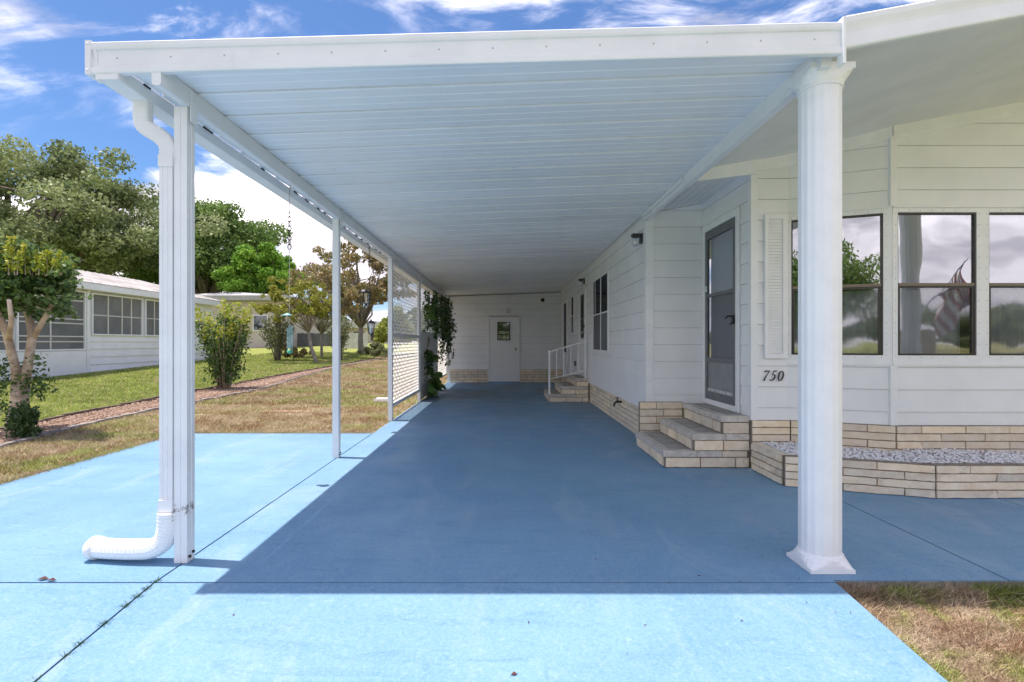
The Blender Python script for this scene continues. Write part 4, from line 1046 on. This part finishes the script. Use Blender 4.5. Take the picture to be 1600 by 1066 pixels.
P, idx = clumps(np.array(cc), np.array([.12, .11, .10, .07, .1, .1])*1.5, 1400, rs, 1.15, 0); leafcloud(P, .040, 'base_sprouts', 'myrtle_leaf', cm, rs=rs, rnd=rs.uniform(0, .5, 1400))
g = G(); LP = []; SH = []
for k in range(150):     # leafy side twigs that roughen the outline of the crown
    px = rs.uniform(-20, 95); py = rs.uniform(405, 480); a = Vector(cp_(px, py, rs.uniform(7.0, 7.7)))
    d = Vector((a.x-cp_(38, 0)[0], rs.normal()*.3, (cp_(0, 455)[2]-a.z)*-.9+rs.normal()*.15)); d = d.normalized()*rs.uniform(.15, .36); b_ = a+d
    g.tube([a, a.lerp(b_, .5)+Vector((0, 0, .01)), b_], [.006, .004, .002], 4)
    for q in range(24):
        p = a.lerp(b_, rs.uniform(.1, 1)); SH.append((p.x+rs.normal()*.025, p.y+rs.normal()*.025, p.z+rs.normal()*.02))
for k in range(90):
    px = rs.uniform(-30, 108); top = 368+abs(px-15)*.32+rs.uniform(0, 26); y = rs.uniform(6.9, 7.9)
    a = Vector(cp_(px, 430, y)); b_ = Vector(cp_(px+rs.normal()*8+(px-30)*.08, top, y)); g.tube([a, a.lerp(b_, .5), b_], [.006, .005, .002], 4)
    for q in range(58):
        f = rs.uniform(.15, 1); p = a.lerp(b_, f); w = .035*(1.15-f); LP.append((p.x+rs.normal()*w, p.y+rs.normal()*w, p.z+rs.normal()*.015))
g.build('shoot', 'bark_pale', cm)
leafcloud(np.array(SH), .05, 'foliage', 'myrtle_leaf', cm, rs=rs, rnd=rs.uniform(.3, 1, len(SH)))
LP = np.array(LP); leafcloud(LP, .036, 'new_growth', 'myrtle_shoot', cm, rs=rs, rnd=np.clip((LP[:, 2]-2.0)*.9, 0, .6)+rs.uniform(0, .4, len(LP)))

# vines inside the lattice
vn = thing('hanging_vine', (-1.70, 14.6, .6), 'dense dark vine hanging from the ceiling in front of the back left corner', 'vine')
rs = np.random.RandomState(9); LP = []; g = G()
def q_(px, py, y): return ((px-790)*y/800, y, 1.3-(py-535)*y/800)
for k in range(34):
    y = rs.uniform(14.0, 15.2); u = rs.beta(1.1, 2.0); px0 = 686+25*u*rs.uniform(.5, 1); top = 456+rs.uniform(0, 6)+12*u
    ln = rs.uniform(.35, 1)*(95-40*u)+25; n = 13; X, _, Z = q_(px0, top, y); p = Vector((min(X, -1.30), y, Z)); pts = [p.copy()]
    for i in range(n):
        p = p+Vector((rs.normal()*.022+.006, rs.normal()*.03, -ln/n*y/800)); pts.append(p.copy())
        for q in range(4): LP.append((p.x+rs.normal()*.045, p.y+rs.normal()*.05, p.z+rs.normal()*.045))
    g.tube(pts, .005, 3, False)
g.build('stem', 'bark_dark', vn); leafcloud(np.array(LP), .058, 'foliage', 'vine_leaf', vn, droop=.8, rs=rs)
v2 = thing('lattice_vine', (-1.86, 13.4, 1.4), 'thin vine trailing over the upper lattice of the second screen', 'vine')
LP = []; g = G()
for k in range(16):
    y = rs.uniform(12.9, 13.95) if k < 13 else rs.uniform(11.7, 12.2); z = rs.uniform(2.35, 2.66); x = -1.84; pts = [(x, y, z)]
    for i in range(12):
        z -= rs.uniform(.05, .10); y += rs.normal()*.03; pts.append((x+rs.normal()*.01, y, z))
        for q in range(4): LP.append((x+rs.normal()*.03, y+rs.normal()*.05, z+rs.normal()*.03))
    g.tube(pts, .005, 3, False)
g.build('stem', 'bark_dark', v2); leafcloud(np.array(LP), .062, 'foliage', 'vine_leaf', v2, droop=.8, rs=rs, rnd=rs.uniform(.3, 1, len(LP)))
v3 = thing('climbing_plant', (-1.80, 12.1, 0), 'climbing plant with broad green leaves against the solid white board', 'plant')
g = G(); LP = []; BIG = []
st = [(-1.83, 12.0, .05), (-1.84, 12.05, .5), (-1.85, 12.0, .9), (-1.84, 12.1, 1.25), (-1.84, 12.2, 1.42), (-1.84, 12.35, 1.38), (-1.84, 12.3, 1.2)]
g.tube(st, .014, 5)
for k in range(6): g.tube([(-1.83, 12.0+rs.normal()*.1, .0), (-1.80+rs.normal()*.03, 12.1+rs.normal()*.2, .3), (-1.78+rs.normal()*.06, 12.2+rs.normal()*.4, .5)], .008, 4)
g.build('stem', 'bark_grey', v3)
for k in range(110): LP.append((-1.80+rs.normal()*.04, 12.05+rs.normal()*.13, .55+rs.uniform(0, .55)))
leafcloud(np.array(LP), .09, 'foliage', 'myrtle_leaf', v3, rs=rs, droop=.5)
def big_leaves(n, cen, sd, size, mat, name, parent):
    V = []; F = []; Rr = []
    for k in range(n):
        c = Vector([cen[i]+rs.normal()*sd[i] for i in range(3)]); s = size*rs.uniform(.6, 1.2)
        d = Vector((rs.uniform(.2, 1), rs.normal()*.6, -rs.uniform(.1, .8))).normalized(); w = d.cross(Vector((rs.normal()*.4, rs.normal()*.4, 1))).normalized(); u = w.cross(d)
        prof_ = [(0, 0, 0), (.25, .34, .04), (.55, .38, .05), (.85, .16, 0), (1, 0, -.06), (.85, -.16, 0), (.55, -.38, .05), (.25, -.34, .04), (.5, 0, -.02)]
        b0 = len(V); V += [tuple(c+d*a*s+w*b_*s+u*e*s) for a, b_, e in prof_]
        F += [(b0+i, b0+(i+1) % 8, b0+8) for i in range(8)]; Rr += [rs.uniform(0, 1)]*8
    return make(name, V, F, mat, parent, False, Rr)
for k in range(34):
    big_leaves(1, (-1.72, 12.15, .30), (.07, .30, .17), .26, 'pothos_leaf', 'leaf', v3)
for k in range(5):
    big_leaves(1, (-1.78, 12.35, .98), (.03, .12, .07), .26, 'oak_leaf_green' if k else 'pothos_leaf', 'leaf', v3)
v4 = thing('potted_leaf_cluster', (-1.86, 11.9, 1.75), 'few broad green leaves showing through the upper lattice above the solid board', 'plant')
for k in range(5): big_leaves(1, (-1.845, 11.8, 2.08), (.006, .12, .10), .26, 'oak_leaf_green', 'leaf', v4)

# ------------------------------------------------------------------ chain, wind chime, lanterns
def chain(parent, x, y, z0, z1, pitch=.030, r=.0022, w=.011):
    n = int((z0-z1)/pitch)
    for i in range(n):
        zc_ = z0-(i+.5)*pitch; g = G(); pts = []
        for j in range(11):
            a = 2*math.pi*j/10; u = math.cos(a)*w; v = math.sin(a)*(pitch*.62)
            pts.append((x+(u if i % 2 else 0), y+(0 if i % 2 else u), zc_+v))
        g.tube(pts, r, 5, False); g.build('link', 'chain_black', parent)
wc = thing('wind_chime', (-1.98, 4.69, 1.2), 'turquoise wind chime hanging on a long chain from the carport beam', 'wind chime')
chain(wc, -1.98, 4.69, 2.49, 2.15, .042, .0040, .015)
g = G(); g.tube([(-1.975, 4.69, 2.74), (-1.985, 4.69, 2.62), (-1.98, 4.69, 2.49)], .0028, 5); g.tube([(-1.968, 4.69, 2.74), (-1.978, 4.69, 2.62), (-1.98, 4.69, 2.49)], .0028, 5); g.tube([(-1.98, 4.69, 2.15), (-1.98, 4.69, 1.56)], .0022, 5)
g.tube([(-1.98, 4.69, 1.55), (-1.98, 4.69, 1.22)], .0015, 4); g.build('wire', 'steel', wc)
g = G(); g.lathe([(.005, .016), (.016, .009), (.042, -.002), (.044, -.007), (.015, -.006)], (-2.0, 4.69, 1.552), 18); g.build('top_disc', 'turquoise', wc, True)
for k in range(4):
    a = k*1.571; x, y = -1.975+.020*math.cos(a), 4.69+.020*math.sin(a)
    g = G(); g.tube([(x, y, 1.455-.012*(k % 3)), (x, y, 1.23+.012*(k % 2))], .0030, 8); g.build('tube', 'turquoise', wc)
g = G()
for k in range(4):
    a = k*1.571; g.tube([(-1.975+.020*math.cos(a), 4.69+.020*math.sin(a), 1.455), (-1.98, 4.69, 1.545)], .0008, 3)
g.build('cord', 'steel', wc)
g = G(); g.lathe([(.003, .018), (.022, .012), (.026, 0), (.022, -.014), (.004, -.02)], (-1.978, 4.69, 1.215), 14); g.build('clapper_sail', 'chime_green', wc, True)
def lantern(x, y, z, label):
    t = thing('hanging_lantern', (x, y, z), label, 'lantern', 'black lanterns on the chain by the third post')
    g = G(); g.lathe([(.008, .135), (.012, .120), (.03, .105), (.068, .085), (.070, .076), (.05, .074)], (x, y, z), 6); g.build('cap', 'chain_black', t)
    g = G(); g.lathe([(.034, -.082), (.038, -.072), (.012, -.078)], (x, y, z), 6); g.lathe([(.012, -.10), (.004, -.115), (.014, -.085)], (x, y, z), 6); g.build('base', 'chain_black', t)
    g = G()
    for j in range(6):
        a = math.pi/3*j; g.tube([(x+.058*math.cos(a), y+.058*math.sin(a), z+.078), (x+.034*math.cos(a), y+.034*math.sin(a), z-.075)], .0045, 4)
    g.build('cage', 'chain_black', t)
    g = G(); g.lathe([(.031, -.07), (.053, .073)], (x, y, z), 6); g.build('pane', 'lamp_glass', t)
    g = G(); g.lathe([(.01, -.07), (.012, .0), (.004, .01)], (x, y, z), 8); g.build('candle', 'white_clean', t)
    return t
lantern(-2.02, 7.44, 1.935, 'upper black lantern hanging beside the third post')
lantern(-1.955, 7.44, 1.50, 'lower black lantern hanging beside the third post')
ch = thing('lantern_chain', (-1.98, 7.44, 1.5), 'black chain from the carport beam holding two lanterns', 'chain')
chain(ch, -1.98, 7.44, 2.695, 2.36, .034, .003, .012)
g = G(); g.tube([(-1.98, 7.44, 2.37), (-2.02, 7.44, 2.07)], .002, 4); g.tube([(-1.98, 7.44, 2.37), (-1.955, 7.44, 1.64)], .002, 4); g.tube([(-1.955, 7.44, 1.42), (-1.955, 7.44, 1.33)], .003, 4); g.build('wire', 'chain_black', ch)

# ------------------------------------------------------------------ mulch bed with edging
up = [(-7.35, 5.2), (-7.42, 6.6), (-7.57, 8.1), (-7.81, 9.54), (-8.05, 11.7), (-8.3, 13.7), (-8.4, 16.5), (-8.2, 20), (-7.9, 23.3), (-7.4, 28.5)]
lo = [(-6.1, 5.2), (-6.36, 6.44), (-6.62, 7.73), (-6.77, 8.67), (-6.84, 9.95), (-6.8, 11.2), (-6.83, 13.9), (-7.3, 17.4), (-7.55, 22.6), (-7.0, 29)]
def along(pts, n):
    p = np.array(pts); d = np.r_[0, np.cumsum(np.linalg.norm(np.diff(p, axis=0), axis=1))]; t = np.linspace(0, d[-1], n)
    return np.stack([np.interp(t, d, p[:, 0]), np.interp(t, d, p[:, 1])], 1), d[-1]
ua, _ = along(up, 60); la, _ = along(lo, 60); V = []
for a, b_ in zip(ua, la):
    for f in (0, .5, 1):
        p = a*(1-f)+b_*f; V.append((p[0], p[1], float(gz(*p))+.012+.02*(f == .5)))
F = [(3*i+j, 3*i+j+1, 3*i+j+4, 3*i+j+3) for i in range(59) for j in (0, 1)]
tag(make('mulch_bed', V, F, 'mulch_chip', None, True), kind='structure')
def bedpos(n):
    k = rs.beta(1, 2.2, n)*.9; f = rs.uniform(.03, .97, n); i = k*59; i0 = i.astype(int); fr = (i-i0)[:, None]
    a = ua[i0]*(1-fr)+ua[np.minimum(i0+1, 59)]*fr; b_ = la[i0]*(1-fr)+la[np.minimum(i0+1, 59)]*fr; p = a*(1-f[:, None])+b_*f[:, None]
    return np.stack([p[:, 0], p[:, 1], gz(p[:, 0], p[:, 1])+.03], 1)
rs = np.random.RandomState(3)
tag(stones(7000, bedpos, .012, .035, 'mulch_chips', 'mulch_chip', None), kind='stuff')
def edging(pts, n, name, label, mat, l, w, h):
    t = thing(name, (pts[0][0], pts[0][1]+4, 0), label, 'edging'); P, ln = along(pts, n+1); base = None
    for i in range(n):
        a, b_ = P[i], P[i+1]; c = (a+b_)/2; ang = math.atan2(b_[1]-a[1], b_[0]-a[0]); L1 = np.linalg.norm(b_-a)-.012
        if base is None:
            g = G(); s = .5; g.add([(-.5,-.5,0),(.5,-.5,0),(.5,.5,0),(-.5,.5,0),(-.47,-.40,1),(.46,-.42,.96),(.47,.40,1),(-.46,.42,.97)], [(0,3,2,1),(4,5,6,7),(0,1,5,4),(1,2,6,5),(2,3,7,6),(3,0,4,7)])
            me = bpy.data.meshes.new(name); me.from_pydata(g.v, [], g.f); me.materials.append(MATS[mat]); me.update(); base = me
        o = bpy.data.objects.new('edging_block', base); COL.objects.link(o); o.parent = t; o.matrix_parent_inverse = WORLD[t.name].inverted()
        o.matrix_basis = Matrix.Translation((c[0], c[1], float(gz(*c))-.03)) @ Matrix.Rotation(ang+rs.normal()*.05, 4, 'Z') @ Matrix.Diagonal((L1, w*rs.uniform(.85, 1.1), (h+.03)*rs.uniform(.85, 1.1), 1))
edging(lo, 110, 'near_edging', 'row of weathered stone blocks edging the near side of the mulch bed', 'edging_stone', .22, .10, .055)
edging(up, 100, 'far_edging', 'dark edging strip along the neighbour\'s side of the mulch bed', 'edging_dark', .25, .08, .075)

# ------------------------------------------------------------------ grass
def blades(n, fpos, h0, h1, w, name, lean=.8, mat='grass_blade'):
    P = fpos(n); n = len(P); a = rs.uniform(0, 6.28, n); hh = rs.uniform(h0, h1, n); b_ = rs.uniform(0, 6.28, n); ln = rs.uniform(.1, lean, n)*hh*1.6
    ww = w*rs.uniform(.6, 1.3, n)
    dx, dy = np.cos(a)*ww/2, np.sin(a)*ww/2
    V = np.stack([np.stack([P[:, 0]-dx, P[:, 1]-dy, P[:, 2]], 1), np.stack([P[:, 0]+dx, P[:, 1]+dy, P[:, 2]], 1), np.stack([P[:, 0]+np.cos(b_)*ln, P[:, 1]+np.sin(b_)*ln, P[:, 2]+hh], 1)], 1).reshape(-1, 3)
    return tag(make(name, V, np.arange(3*n).reshape(n, 3), mat, None, False, rs.uniform(0, 1, n)), kind='stuff')
def right_patch(n):
    x = rs.uniform(1.80, 4.6, n); y = rs.uniform(1.2, 2.79, n); k = x < 1.1*y+1.6; x, y = x[k], y[k]
    return np.stack([x, y, gz(x, y)-.004], 1)
blades(120000, right_patch, .015, .045, .0045, 'grass', 1.3)
def inbed(x, y):
    xu = np.interp(y, [p[1] for p in up], [p[0] for p in up]); xl = np.interp(y, [p[1] for p in lo], [p[0] for p in lo]); return (x > xu-.04) & (x < xl+.04) & (y > 5.2) & (y < 28.5)
def left_near(n):
    y = 4.0+12*rs.beta(1, 1.6, n); x = -1.95-rs.uniform(0, 1, n)*(y*1.0+.4); on = (x > -4.64) & (y < 7.33); k = ~on & ~inbed(x, y)
    x, y = x[k], y[k]; return np.stack([x, y, gz(x, y)-.004], 1)
blades(330000, left_near, .018, .055, .010, 'grass', 1.2)
def left_far(n):
    y = 11+24*rs.beta(1, 1.3, n); x = -1.95-rs.uniform(0, 1, n)*np.minimum(y*1.0, 13.0); k = ~inbed(x, y); x, y = x[k], y[k]
    return np.stack([x, y, gz(x, y)-.004], 1)
blades(260000, left_far, .03, .075, .022, 'grass', 1.1)
def tuft(n):   # longer tufts at the slab edges and along the neighbour's wall
    q = rs.uniform(0, 1, n); k = rs.randint(0, 5, n)
    x = np.where(k == 0, -4.615-rs.exponential(.03, n), np.where(k == 1, -4.63+q*2.7, np.where(k == 2, -14.9+rs.exponential(.05, n), np.where(k == 3, 1.82+q*2.6, 1.775+rs.exponential(.025, n)))))
    y = np.where(k == 0, 4.2+q*3.1, np.where(k == 1, 7.31+rs.exponential(.03, n), np.where(k == 2, 13+q*13, np.where(k == 3, 2.78-rs.exponential(.03, n), 1.5+q*1.28))))
    return np.stack([x, y, gz(x, y)-.004], 1)
blades(36000, tuft, .03, .08, .007, 'grass', 1.1)
def weeds(n):
    y = 2.78-rs.beta(1, 1.4, n)*.85; c = np.round(y*14+rs.normal(size=n)*.2)/14; k = (np.sin(c*37)+np.sin(c*91)) > .25; c = c[k]+rs.normal(size=k.sum())*.008
    x = jx+rs.normal(size=len(c))*.005; return np.stack([x, c, az(c)-.012], 1)
blades(1500, weeds, .012, .028, .004, 'joint_weeds', 1.2, 'vine_leaf')
# dry leaf crumbs blown onto the slabs
n = 55; x = np.where(rs.uniform(0, 1, n) < .6, -4.55+rs.exponential(.5, n), 1.7-rs.exponential(.6, n)); y = rs.uniform(1.6, 7.0, n); y = np.where(x > -1.9, rs.uniform(1.5, 3.2, n), y)
P = np.stack([x, y, np.where(y < 2.77, az(y), 0)+.004], 1)
V = []; F = []
for p in P:
    a = rs.uniform(0, 6.28); l = rs.uniform(.004, .011); c_, s_ = math.cos(a)*l, math.sin(a)*l; b0 = len(V)
    V += [(p[0]-c_, p[1]-s_, p[2]), (p[0]+s_*.4, p[1]-c_*.4, p[2]+.003), (p[0]+c_, p[1]+s_, p[2]+.001), (p[0]-s_*.4, p[1]+c_*.4, p[2]+.004)]; F.append((b0, b0+1, b0+2, b0+3))
tag(make('leaf_litter', V, F, 'dead_leaf'), kind='stuff')
# sandy bare spots
for (x, y, rx, ry) in ((-4.15, 9.9, .55, .16), (-5.75, 9.4, .5, .12)):
    V = [(x, y, -.020)]; n = 22
    for j in range(n):
        a = 2*math.pi*j/n; r = rs.uniform(.75, 1.15); V.append((x+rx*r*math.cos(a), y+ry*r*math.sin(a), -.030))
    tag(make('bare_sand', V, [(0, 1+j, 1+(j+1) % n) for j in range(n)], 'sand', None, True), kind='structure')
st_ = thing('splash_block', (-2.7, 11.45, 0), 'flat white splash block lying on the grass left of the third post', 'splash block')
bx(-2.92, -2.50, 11.3, 11.6, -.03, .025, 'block', 'stone_white', st_); bx(-2.92, -2.50, 11.305, 11.33, .0255, .05, 'lip', 'stone_white', st_); bx(-2.92, -2.50, 11.57, 11.595, .0255, .05, 'lip', 'stone_white', st_)
dl = thing('dead_leaf', (-2.47, 2.79, 0), 'curled brown leaf lying on the driveway joint at the left', 'leaf')
big = G()
for (x, y, s, t) in ((-2.53, 2.80, .035, .4), (-2.47, 2.785, .028, 2.1)):
    big.add([(x-s, y, .004), (x, y-s*.4, .012), (x+s, y, .006), (x, y+s*.4, .016)], [(0, 1, 2, 3)])
big.build('blade', 'dead_leaf', dl)
d2 = thing('dead_leaf', (.03, 2.10, -.06), 'tiny brown leaf scrap on the driveway at the bottom centre', 'leaf')
g = G(); g.add([(.02, 2.10, az(2.1)+.003), (.035, 2.095, az(2.1)+.008), (.05, 2.105, az(2.1)+.004), (.034, 2.112, az(2.1)+.010)], [(0, 1, 2, 3)]); g.build('blade', 'dead_leaf', d2)

# ------------------------------------------------------------------ neighbour's house
NX = -15.0; gb = .16
nh = thing('neighbor_house', (NX-3, 19, gb), 'white neighbouring house with screened porch and pale metal roof', 'house')
g = G(); g.box(NX-7, NX-.05, 12.0, 26.3, gb-.3, 3.2); g.build('wall', 'neighbor_white', nh)
def nsiding(y0, y1, z0, z1, dz):
    z = z0
    while z < z1-.02:
        g = G(); a = NX-.049; zt = min(z+dz, z1)
        g.add([(a, y0, z), (a+.045, y0, z), (a+.004, y0, zt+.01), (a, y0, zt+.01), (a, y1, z), (a+.045, y1, z), (a+.004, y1, zt+.01), (a, y1, zt+.01)], [(0,1,2,3),(7,6,5,4),(1,5,6,2),(0,4,5,1),(3,2,6,7),(0,3,7,4)])
        g.build('siding_board', 'neighbor_white', nh); z += dz
nsiding(18.45, 26.3, gb+.05, 1.50, .28)
nsiding(23.9, 26.3, 1.78, 2.9, .28)
def screens(y0, y1, z0, z1, vs, hs2, name):
    f = G(); f.box(NX-.03, NX+.03, y0, y0+.05, z0, z1); f.box(NX-.03, NX+.03, y1-.05, y1, z0, z1); f.box(NX-.03, NX+.03, y0+.05, y1-.05, z0, z0+.05); f.box(NX-.03, NX+.03, y0+.05, y1-.05, z1-.05, z1)
    w = f.build(name, 'neighbor_white', nh)
    bx(NX-.045, NX-.035, y0+.05, y1-.05, z0+.05, z1-.05, 'screen', 'screen_mesh', w)
    for v in vs: bx(NX-.03, NX-.012, v-.025, v+.025, z0+.05, z1-.05, 'muntin', 'fence_white', w)
    for h in hs2: bx(NX-.033, NX-.018, y0+.05, y1-.05, h-.02, h+.02, 'muntin', 'fence_white', w)
screens(18.55, 21.15, 1.56, 3.10, [19.35, 20.05, 20.55], [2.30], 'window')
screens(21.3, 23.85, 1.56, 3.10, [21.9, 22.6, 23.2], [2.30], 'window')
screens(15.7, 18.28, 1.02, 3.12, [16.9], [1.32, 1.50, 1.95, 2.10, 2.75], 'window')
screens(12.6, 15.55, 1.02, 3.12, [13.7, 14.6], [1.32, 1.50, 1.95, 2.10, 2.75], 'window')
bx(NX-.02, NX+.05, 18.30, 18.44, gb-.02, 3.15, 'corner_trim', 'neighbor_white', nh)
bx(NX-.045, NX+.02, 12.0, 18.29, gb-.02, 1.0, 'kick_panel', 'neighbor_white', nh)
g = G(); g.box(NX, NX+.30, 11.8, 26.5, 3.16, 3.20); g.box(NX+.28, NX+.33, 11.8, 26.5, 3.17, 3.38); g.build('fascia', 'neighbor_white', nh)
nr = G(); sloped(nr, NX-3.8, NX+.33, 11.7, 26.6, lambda x: 3.38+(NX+.33-x)*.25, .05); sloped(nr, NX-7.6, NX-3.8, 11.7, 26.6, lambda x: 3.38+4.13*.25-(NX-3.8-x)*.25, .05)
nrf = nr.build('roof', 'neighbor_roof', nh)
g = G()
for k in range(37):
    y = 11.75+k*.40; g.add([(NX+.33, y, 3.43), (NX+.33, y+.03, 3.43), (NX-3.8, y+.03, 4.4625), (NX-3.8, y, 4.4625), (NX+.33, y+.015, 3.47), (NX-3.8, y+.015, 4.50)], [(0, 1, 4), (3, 5, 2), (0, 4, 5, 3), (1, 2, 5, 4)])
g.build('roof_rib', 'neighbor_roof', nrf)
g = G(); g.poly([(NX, 11.95, 3.2), (NX-3.8, 11.95, 4.3), (NX-7, 11.95, 3.2)], (0, .1, 0)); g.poly([(NX, 26.2, 3.2), (NX-3.8, 26.2, 4.3), (NX-7, 26.2, 3.2)], (0, .1, 0)); g.build('gable', 'neighbor_white', nh)
# beige house behind
bh = thing('beige_house', (-22, 42, .8), 'beige house with flat grey roof edge behind the neighbour', 'house')
g = G(); g.box(-27, -17.9, 41, 50, .4, 4.6); g.build('wall', 'beige_wall', bh)
g = G(); g.box(-27.6, -17.2, 40.3, 50.5, 4.62, 5.0); g.add([(-27.6, 40.3, 5.0), (-17.2, 40.3, 5.0), (-17.2, 50.5, 5.0), (-27.6, 50.5, 5.0), (-22.4, 43, 5.5), (-22.4, 48, 5.5)], [(0, 1, 4), (1, 2, 5, 4), (2, 3, 5), (3, 0, 4, 5)]); g.build('roof', 'grey_roof', bh)
for x in (-25.6, -22.8, -20.2):
    w = bx(x, x+1.2, 40.93, 40.99, 2.2, 3.5, 'window', 'white_clean', bh); bx(x+.08, x+1.12, 40.90, 40.925, 2.28, 3.42, 'pane', 'glass_dark', w)
# white low house far behind
wh = thing('white_house', (-15, 62, 1), 'low white house with pale roof far beyond the magnolia', 'house')
g = G(); g.box(-26, -15.6, 60, 68, .9, 3.4); g.build('wall', 'neighbor_white', wh); g = G(); g.box(-26.4, -15.2, 59.6, 68.4, 3.42, 3.8); g.build('roof', 'grey_roof', wh)
for x in (-24, -20.5, -18): 
    w = bx(x, x+1.1, 59.93, 59.99, 1.9, 3.0, 'window', 'white_clean', wh); bx(x+.08, x+1.02, 59.9, 59.925, 1.98, 2.92, 'pane', 'glass_dark', w)
w2 = thing('white_house', (-19, 47, 1), 'white low building with grey roof behind the white fence and magnolia trunk', 'house')
g = G(); g.box(-18, -12.6, 58, 64, .9, 2.9); g.build('wall', 'beige_wall', w2); g = G(); g.box(-19.4, -12.2, 57.6, 64.4, 2.92, 3.5); g.build('roof', 'fence_white', w2)
for x in (-17.2, -15.2): bx(x, x+1.2, 57.93, 57.99, 1.5, 2.5, 'window', 'room_dark', w2)
# dark fence and white fence: boards are parts
fd = thing('dark_fence', (-19, 44, .8), 'dark grey board fence beyond the tan grass', 'fence')
fz = float(gz(-18, 44))
for k in range(30):
    x = -23.2+k*.28; bx(x, x+.27, 44, 44.04, fz-.05, fz+1.10+.02*(k % 3), 'board', 'fence_dark', fd)
for k in range(5): bx(-23.3+k*2.05, -23.18+k*2.05, 44.05, 44.17, fz-.05, fz+1.2, 'fence_post', 'fence_white', fd)
fw_ = thing('white_fence', (-12, 41, .8), 'short white board fence below the magnolia', 'fence')
fz = float(gz(-12, 41))
for k in range(11):
    x = -13.2+k*.18; bx(x, x+.165, 41, 41.04, fz-.05, fz+1.25, 'board', 'fence_white', fw_)
bx(-11.2, -11.08, 40.94, 41.1, fz-.05, fz+1.35, 'fence_post', 'fence_white', fw_); bx(-13.32, -13.21, 40.94, 41.1, fz-.05, fz+1.35, 'fence_post', 'fence_white', fw_)
# far-off woods closing the horizon all round
rs = np.random.RandomState(77); n = 60000; a = rs.uniform(0, 2*math.pi, n); rr = rs.uniform(95, 125, n)
hh = 5.5+3.0*np.sin(a*9)+2.0*np.sin(a*23+1)+1.5*np.sin(a*51)
zz_ = rs.uniform(0, 1, n)**.8*hh+.5+1.0
P = np.stack([np.cos(a)*rr, np.sin(a)*rr, zz_], 1)
w_ = leafcloud(P, 1.15, 'far_woods', 'far_leaf', None, rs=rs, long=1.1); tag(w_, kind='stuff')

# ------------------------------------------------------------------ things seen only in the bay window reflections
tree('street_tree', 'round green tree reflected in the left bay window pane', 'tree', (-3.6, -25), 8.8, (3.6, 3, 3.8), .2, 'oak_leaf_green', 16000, .16, 'bark_dark', 31, 40, fork=.25, nlimb=8)
tree('street_tree', 'small dark tree reflected in the right bay window pane', 'tree', (38, -31), 4.6, (2.6, 2.4, 1.9), .2, 'oak_leaf', 12000, .18, 'bark_dark', 32, 36, fork=.25, nlimb=8)
oh = thing('street_house', (31, -36, -.5), 'grey roofed house across the street, reflected in the middle bay window', 'house')
g = G(); g.box(25, 37, -44, -34, -.6, 2.3); g.build('wall', 'beige_wall', oh)
g = G(); g.add([(24.5, -33.6, 2.3), (37.5, -33.6, 2.3), (37.5, -44.4, 2.3), (24.5, -44.4, 2.3), (24.5, -39, 4.1), (37.5, -39, 4.1)], [(0, 1, 5, 4), (2, 3, 4, 5), (1, 2, 5), (3, 0, 4), (0, 3, 2, 1)]); g.build('roof', 'grey_roof', oh)
# flag on an angled pole fixed to the second column
fl = thing('flag', (5.6, 2.86, 2.0), 'striped flag on a slanted pole, seen as a reflection in the bay window', 'flag')
g = G(); p0 = Vector((5.56, 2.90, 1.55)); p1 = Vector((6.75, 2.45, 2.50)); g.tube([p0, p1], .012, 8); g.build('pole', 'steel', fl)
dv = (p1-p0).normalized(); dn = Vector((.12, -.05, -1)).normalized()
def FP(u, v): p = p0.lerp(p1, .45+.52*u)+dn*(v*.62); return (p.x+.05*math.sin(v*7+u*4), p.y+.05*math.sin(u*9+v*5), p.z)
for k in range(13):
    V = []; m_ = 10
    for i in range(m_+1):
        for e in (0, 1): V.append(FP((k+e)/13, (i/m_)*1.0 if k < 6 or True else 0))
    F = [(2*i, 2*i+1, 2*i+3, 2*i+2) for i in range(m_)]
    make('stripe', V, F, 'flag_white' if k % 2 else 'flag_red', fl)
V = []
for i in range(6):
    for j in range(6):
        p = FP(.48+.52*i/5, .38*j/5); V.append((p[0], p[1]-.006, p[2]))
make('canton', V, [(i*6+j, i*6+j+1, (i+1)*6+j+1, (i+1)*6+j) for i in range(5) for j in range(5)], 'flag_blue', fl)
